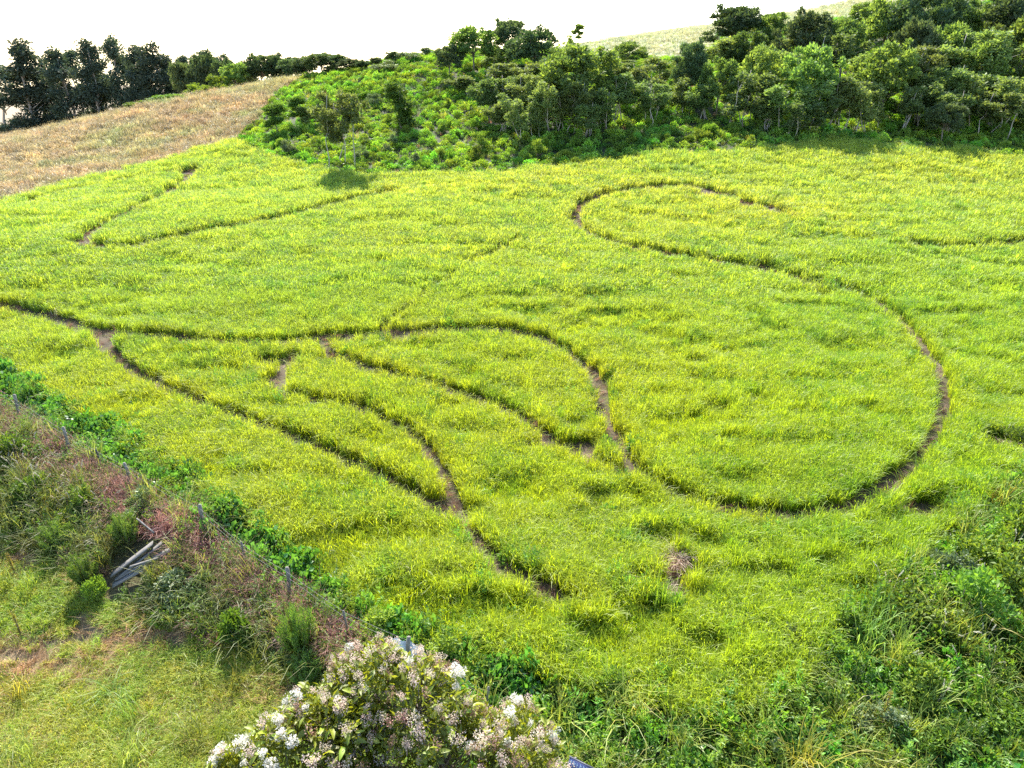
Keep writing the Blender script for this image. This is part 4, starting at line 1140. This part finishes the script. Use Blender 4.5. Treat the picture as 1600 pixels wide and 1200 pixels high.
def flower_tree(label, base, domes, n_leaf, nfol, clusters, mixp, r):
    """domes: (x, y, z, rx, rz) in metres from base; clusters sit on the upper skin"""
    base = np.array(base); t = thing('flowering_tree', label, 'tree', base)
    s = Geo()
    top = np.array([domes[0][0] * .5, domes[0][1] * .5, domes[0][2] - domes[0][4] * .6])
    tube(s, limb(r, np.array([0, 0, -.4]), top, .03, 6), np.linspace(.14, .08, 6), 8)
    skin, nrm = [], []
    for (cx, cy, cz, rx, rz) in domes:
        c = np.array([cx, cy, cz])
        tube(s, limb(r, top, c, .05), np.linspace(.07, .04, 4), 6)
        m = max(8, int(34 * rx * rx))
        d = rand_dir(m, r); d[:, 2] = np.abs(d[:, 2])
        for q in d:
            tube(s, limb(r, c - [0, 0, rz * .4], c + q * np.array([rx, rx, rz]) * .95, .05), np.linspace(.02, .006, 4), 4)
        m = int(260 * rx * rx)
        d = rand_dir(m, r); d[:, 2] = np.abs(d[:, 2]) * 1.0 - .12
        d = unit(d)
        lump = 1 + .5 * (vnoise(d[:, 0] * 3.5 + cx * 3 + 40, d[:, 1] * 3.5 + cy + 30 + d[:, 2] * 2) - .5)
        skin.append(c + d * np.array([rx, rx, rz]) * lump[:, None]); nrm.append(d)
    skin = np.concatenate(skin); nrm = np.concatenate(nrm)
    # keep the outer skin only
    keep = np.ones(len(skin), bool)
    for (cx, cy, cz, rx, rz) in domes:
        keep &= (((skin - [cx, cy, cz]) / np.array([rx, rx, rz])) ** 2).sum(1) > .72
    skin, nrm = skin[keep], nrm[keep]
    obj('trunk', s.mesh('flower_tree_trunk', M_BARK, True), t)
    # bulk foliage in whorls
    g = Geo()
    w = r.integers(0, len(skin), nfol)
    P = skin[w] * 1.0 - nrm[w] * (r.random(nfol) ** 1.6 * .55)[:, None] + r.normal(0, .07, (nfol, 3))
    ax = nrm[w] * .6 + rand_dir(nfol, r) * .8 + np.array([0, 0, -.15])
    tone = np.clip(.45 + .9 * (vnoise(P[:, 0] * 2.2 + 9, P[:, 1] * 2.2 + P[:, 2]) - .5) + r.normal(0, .2, nfol), 0, 1)
    leaves(g, P, ax, r.uniform(.10, .19, nfol), np.full(nfol, .38), r, tone, .4)
    fo = obj('foliage', g.mesh('flower_tree_foliage', M_FLEAF), t); fo['kind'] = 'stuff'
    # the largest leaves one by one, on the side that shows
    front = np.where((nrm[:, 2] > .0) & (nrm[:, 1] > -.75))[0]
    for i in r.choice(front, min(n_leaf, len(front)), replace=False):
        d = unit(nrm[i] * .6 + r.normal(0, .6, 3) + [0, 0, -.1])
        obj('leaf', LEAF[r.integers(0, 6)], t, tuple(skin[i] + nrm[i] * .03), (r.uniform(-.7, .7), -math.asin(np.clip(d[2], -1, 1)), math.atan2(d[1], d[0])), (r.uniform(.9, 1.35),) * 3)
    up = np.where(nrm[:, 2] > .25)[0]
    chosen = []
    for i in r.permutation(up):
        if all(np.linalg.norm(skin[i] - skin[j]) > .12 for j in chosen): chosen.append(i)
        if len(chosen) >= clusters: break
    for i in chosen:
        k = mixp(skin[i] + base, r)
        sc = r.uniform(.5, 1.1)
        d = unit(nrm[i] + [0, 0, .8])
        o = obj('flower_cluster', CLUS[k][r.integers(0, 3)], t, tuple(skin[i] + nrm[i] * .07), (math.asin(-d[1]) * .8, math.asin(d[0]) * .8, r.uniform(0, 6.28)), (sc, sc, sc * r.uniform(.9, 1.4)))
    return t

rf = np.random.default_rng(5)
def mix_left(P, r): return r.choice(['white', 'cream', 'spent'], p=[.5, .38, .12])
def mix_right(P, r):
    px, py = proj(P)
    return r.choice(['white', 'cream', 'spent'], p=[.10, .52, .38])
def crown_at(px, py, Y): return at(px, py, Y)
b1 = np.array([-2.1, 7.6, float(ground(-2.1, 7.6))])
c = [crown_at(455, 1235, 8.0), crown_at(520, 1150, 8.7), crown_at(375, 1225, 8.1)]
flower_tree('flowering tree with fresh white blossom heads and bright leaves at the bottom', b1,
            [(*(c[0] - b1), 1.15, .95), (*(c[1] - b1), .85, .7), (*(c[2] - b1), .62, .6)], 280, 6500, 78, mix_left, rf)
b2 = np.array([-.6, 8.2, float(ground(-.6, 8.2))])
c = [crown_at(690, 1190, 8.7), crown_at(585, 1085, 9.3), crown_at(800, 1200, 8.6), crown_at(650, 1100, 9.2), crown_at(560, 1160, 8.9)]
flower_tree('flowering tree with fading pinkish brown flower heads and dull leaves at the bottom', b2,
            [(*(c[0] - b2), 1.25, 1.0), (*(c[1] - b2), .85, .75), (*(c[2] - b2), .95, .85), (*(c[3] - b2), .9, .75), (*(c[4] - b2), .8, .7)], 300, 9500, 230, mix_right, rf)

# ------------------------------------------------------------------ sign board on the fence and plastic sheet
M_BLUE = solid_mat('blue_sign_paint', (.018, .028, .10), (.03, .045, .15), 5, .45, (1, 1, 1), .05)
M_LETTER = solid_mat('white_sign_paint', (.55, .58, .66), (.68, .70, .76), 6, .5, (1, 1, 1), .05)
M_RIM = solid_mat('sign_rim', (.05, .05, .07), (.10, .10, .13), 6, .5)
def box(g, c, s):
    c = np.array(c); s = np.array(s) / 2
    V = [c + s * np.array([a, b, d]) for d in (-1, 1) for b in (-1, 1) for a in (-1, 1)]
    g.add(V, [(0, 2, 3, 1), (4, 5, 7, 6), (0, 1, 5, 4), (2, 6, 7, 3), (0, 4, 6, 2), (1, 3, 7, 5)])
sp = hit(915, 1196, 1.15)
sign = thing('blue_sign', 'dark blue board with pale lettering cut off by the bottom edge', 'sign', tuple(sp), R(-30))
def tilt(o): o.location = (0, 0, 1.15); o.rotation_euler = (R(-25), 0, 0); return o
g = Geo(); box(g, (0, 0, -.28), (.84, .02, .5)); tilt(obj('panel', g.mesh('sign_panel', M_BLUE), sign))
g = Geo(); box(g, (0, -.003, -.012), (.87, .034, .026)); tilt(obj('rim', g.mesh('sign_rim', M_RIM), sign))
x = -.36
for wv, hv in ((.06, .11), (.07, .13), (.04, .13), (.07, .12), (.06, .13), (.07, .12), (.04, .13), (.06, .12), (.07, .13)):
    g = Geo(); box(g, (x, -.014, -.06 - hv / 2), (wv * .35, .006, hv)); box(g, (x + wv * .33, -.0135, -.06 - hv * .4), (wv * .5, .005, hv * .25))
    tilt(obj('letter', g.mesh('sign_letter', M_LETTER), sign)); x += .082
for sx in (-.3, .3):
    g = Geo(); tube(g, np.array([[sx, .06, -.2], [sx, .06, 1.1]]), .03, 6); obj('post', g.mesh('sign_post', M_POST), sign)
M_SHEET = solid_mat('pale_plastic', (.42, .50, .62), (.62, .68, .76), 7, .4, (1, 1, 1), .3)
sp = hit(640, 1046)
g = Geo(); n = 9
U, Vv = np.meshgrid(np.linspace(0, 1, n), np.linspace(0, 1, n), indexing='ij')
X_ = (U - .5) * .95; Z_ = 1.30 - Vv * .8 - .5 * np.abs(U - .25); Y_ = -.12 - .14 * Vv + .05 * np.sin(U * 13 + Vv * 5) + .03 * np.sin(Vv * 17)
Vt = np.c_[X_.ravel(), Y_.ravel(), Z_.ravel()]
Q = [(i * n + j, (i + 1) * n + j, (i + 1) * n + j + 1, i * n + j + 1) for i in range(n - 1) for j in range(n - 1)]
Vb = Vt + np.array([0, .006, 0]); m_ = len(Vt)
g.add(np.r_[Vt, Vb], Q + [(a + m_, d + m_, c2 + m_, b + m_) for a, b, c2, d in Q])
tag(obj('plastic_sheet', g.mesh('plastic_sheet', M_SHEET, True), None, tuple(sp)), 'pale bluish plastic sheet caught on the fence above the flowers', 'plastic sheet')
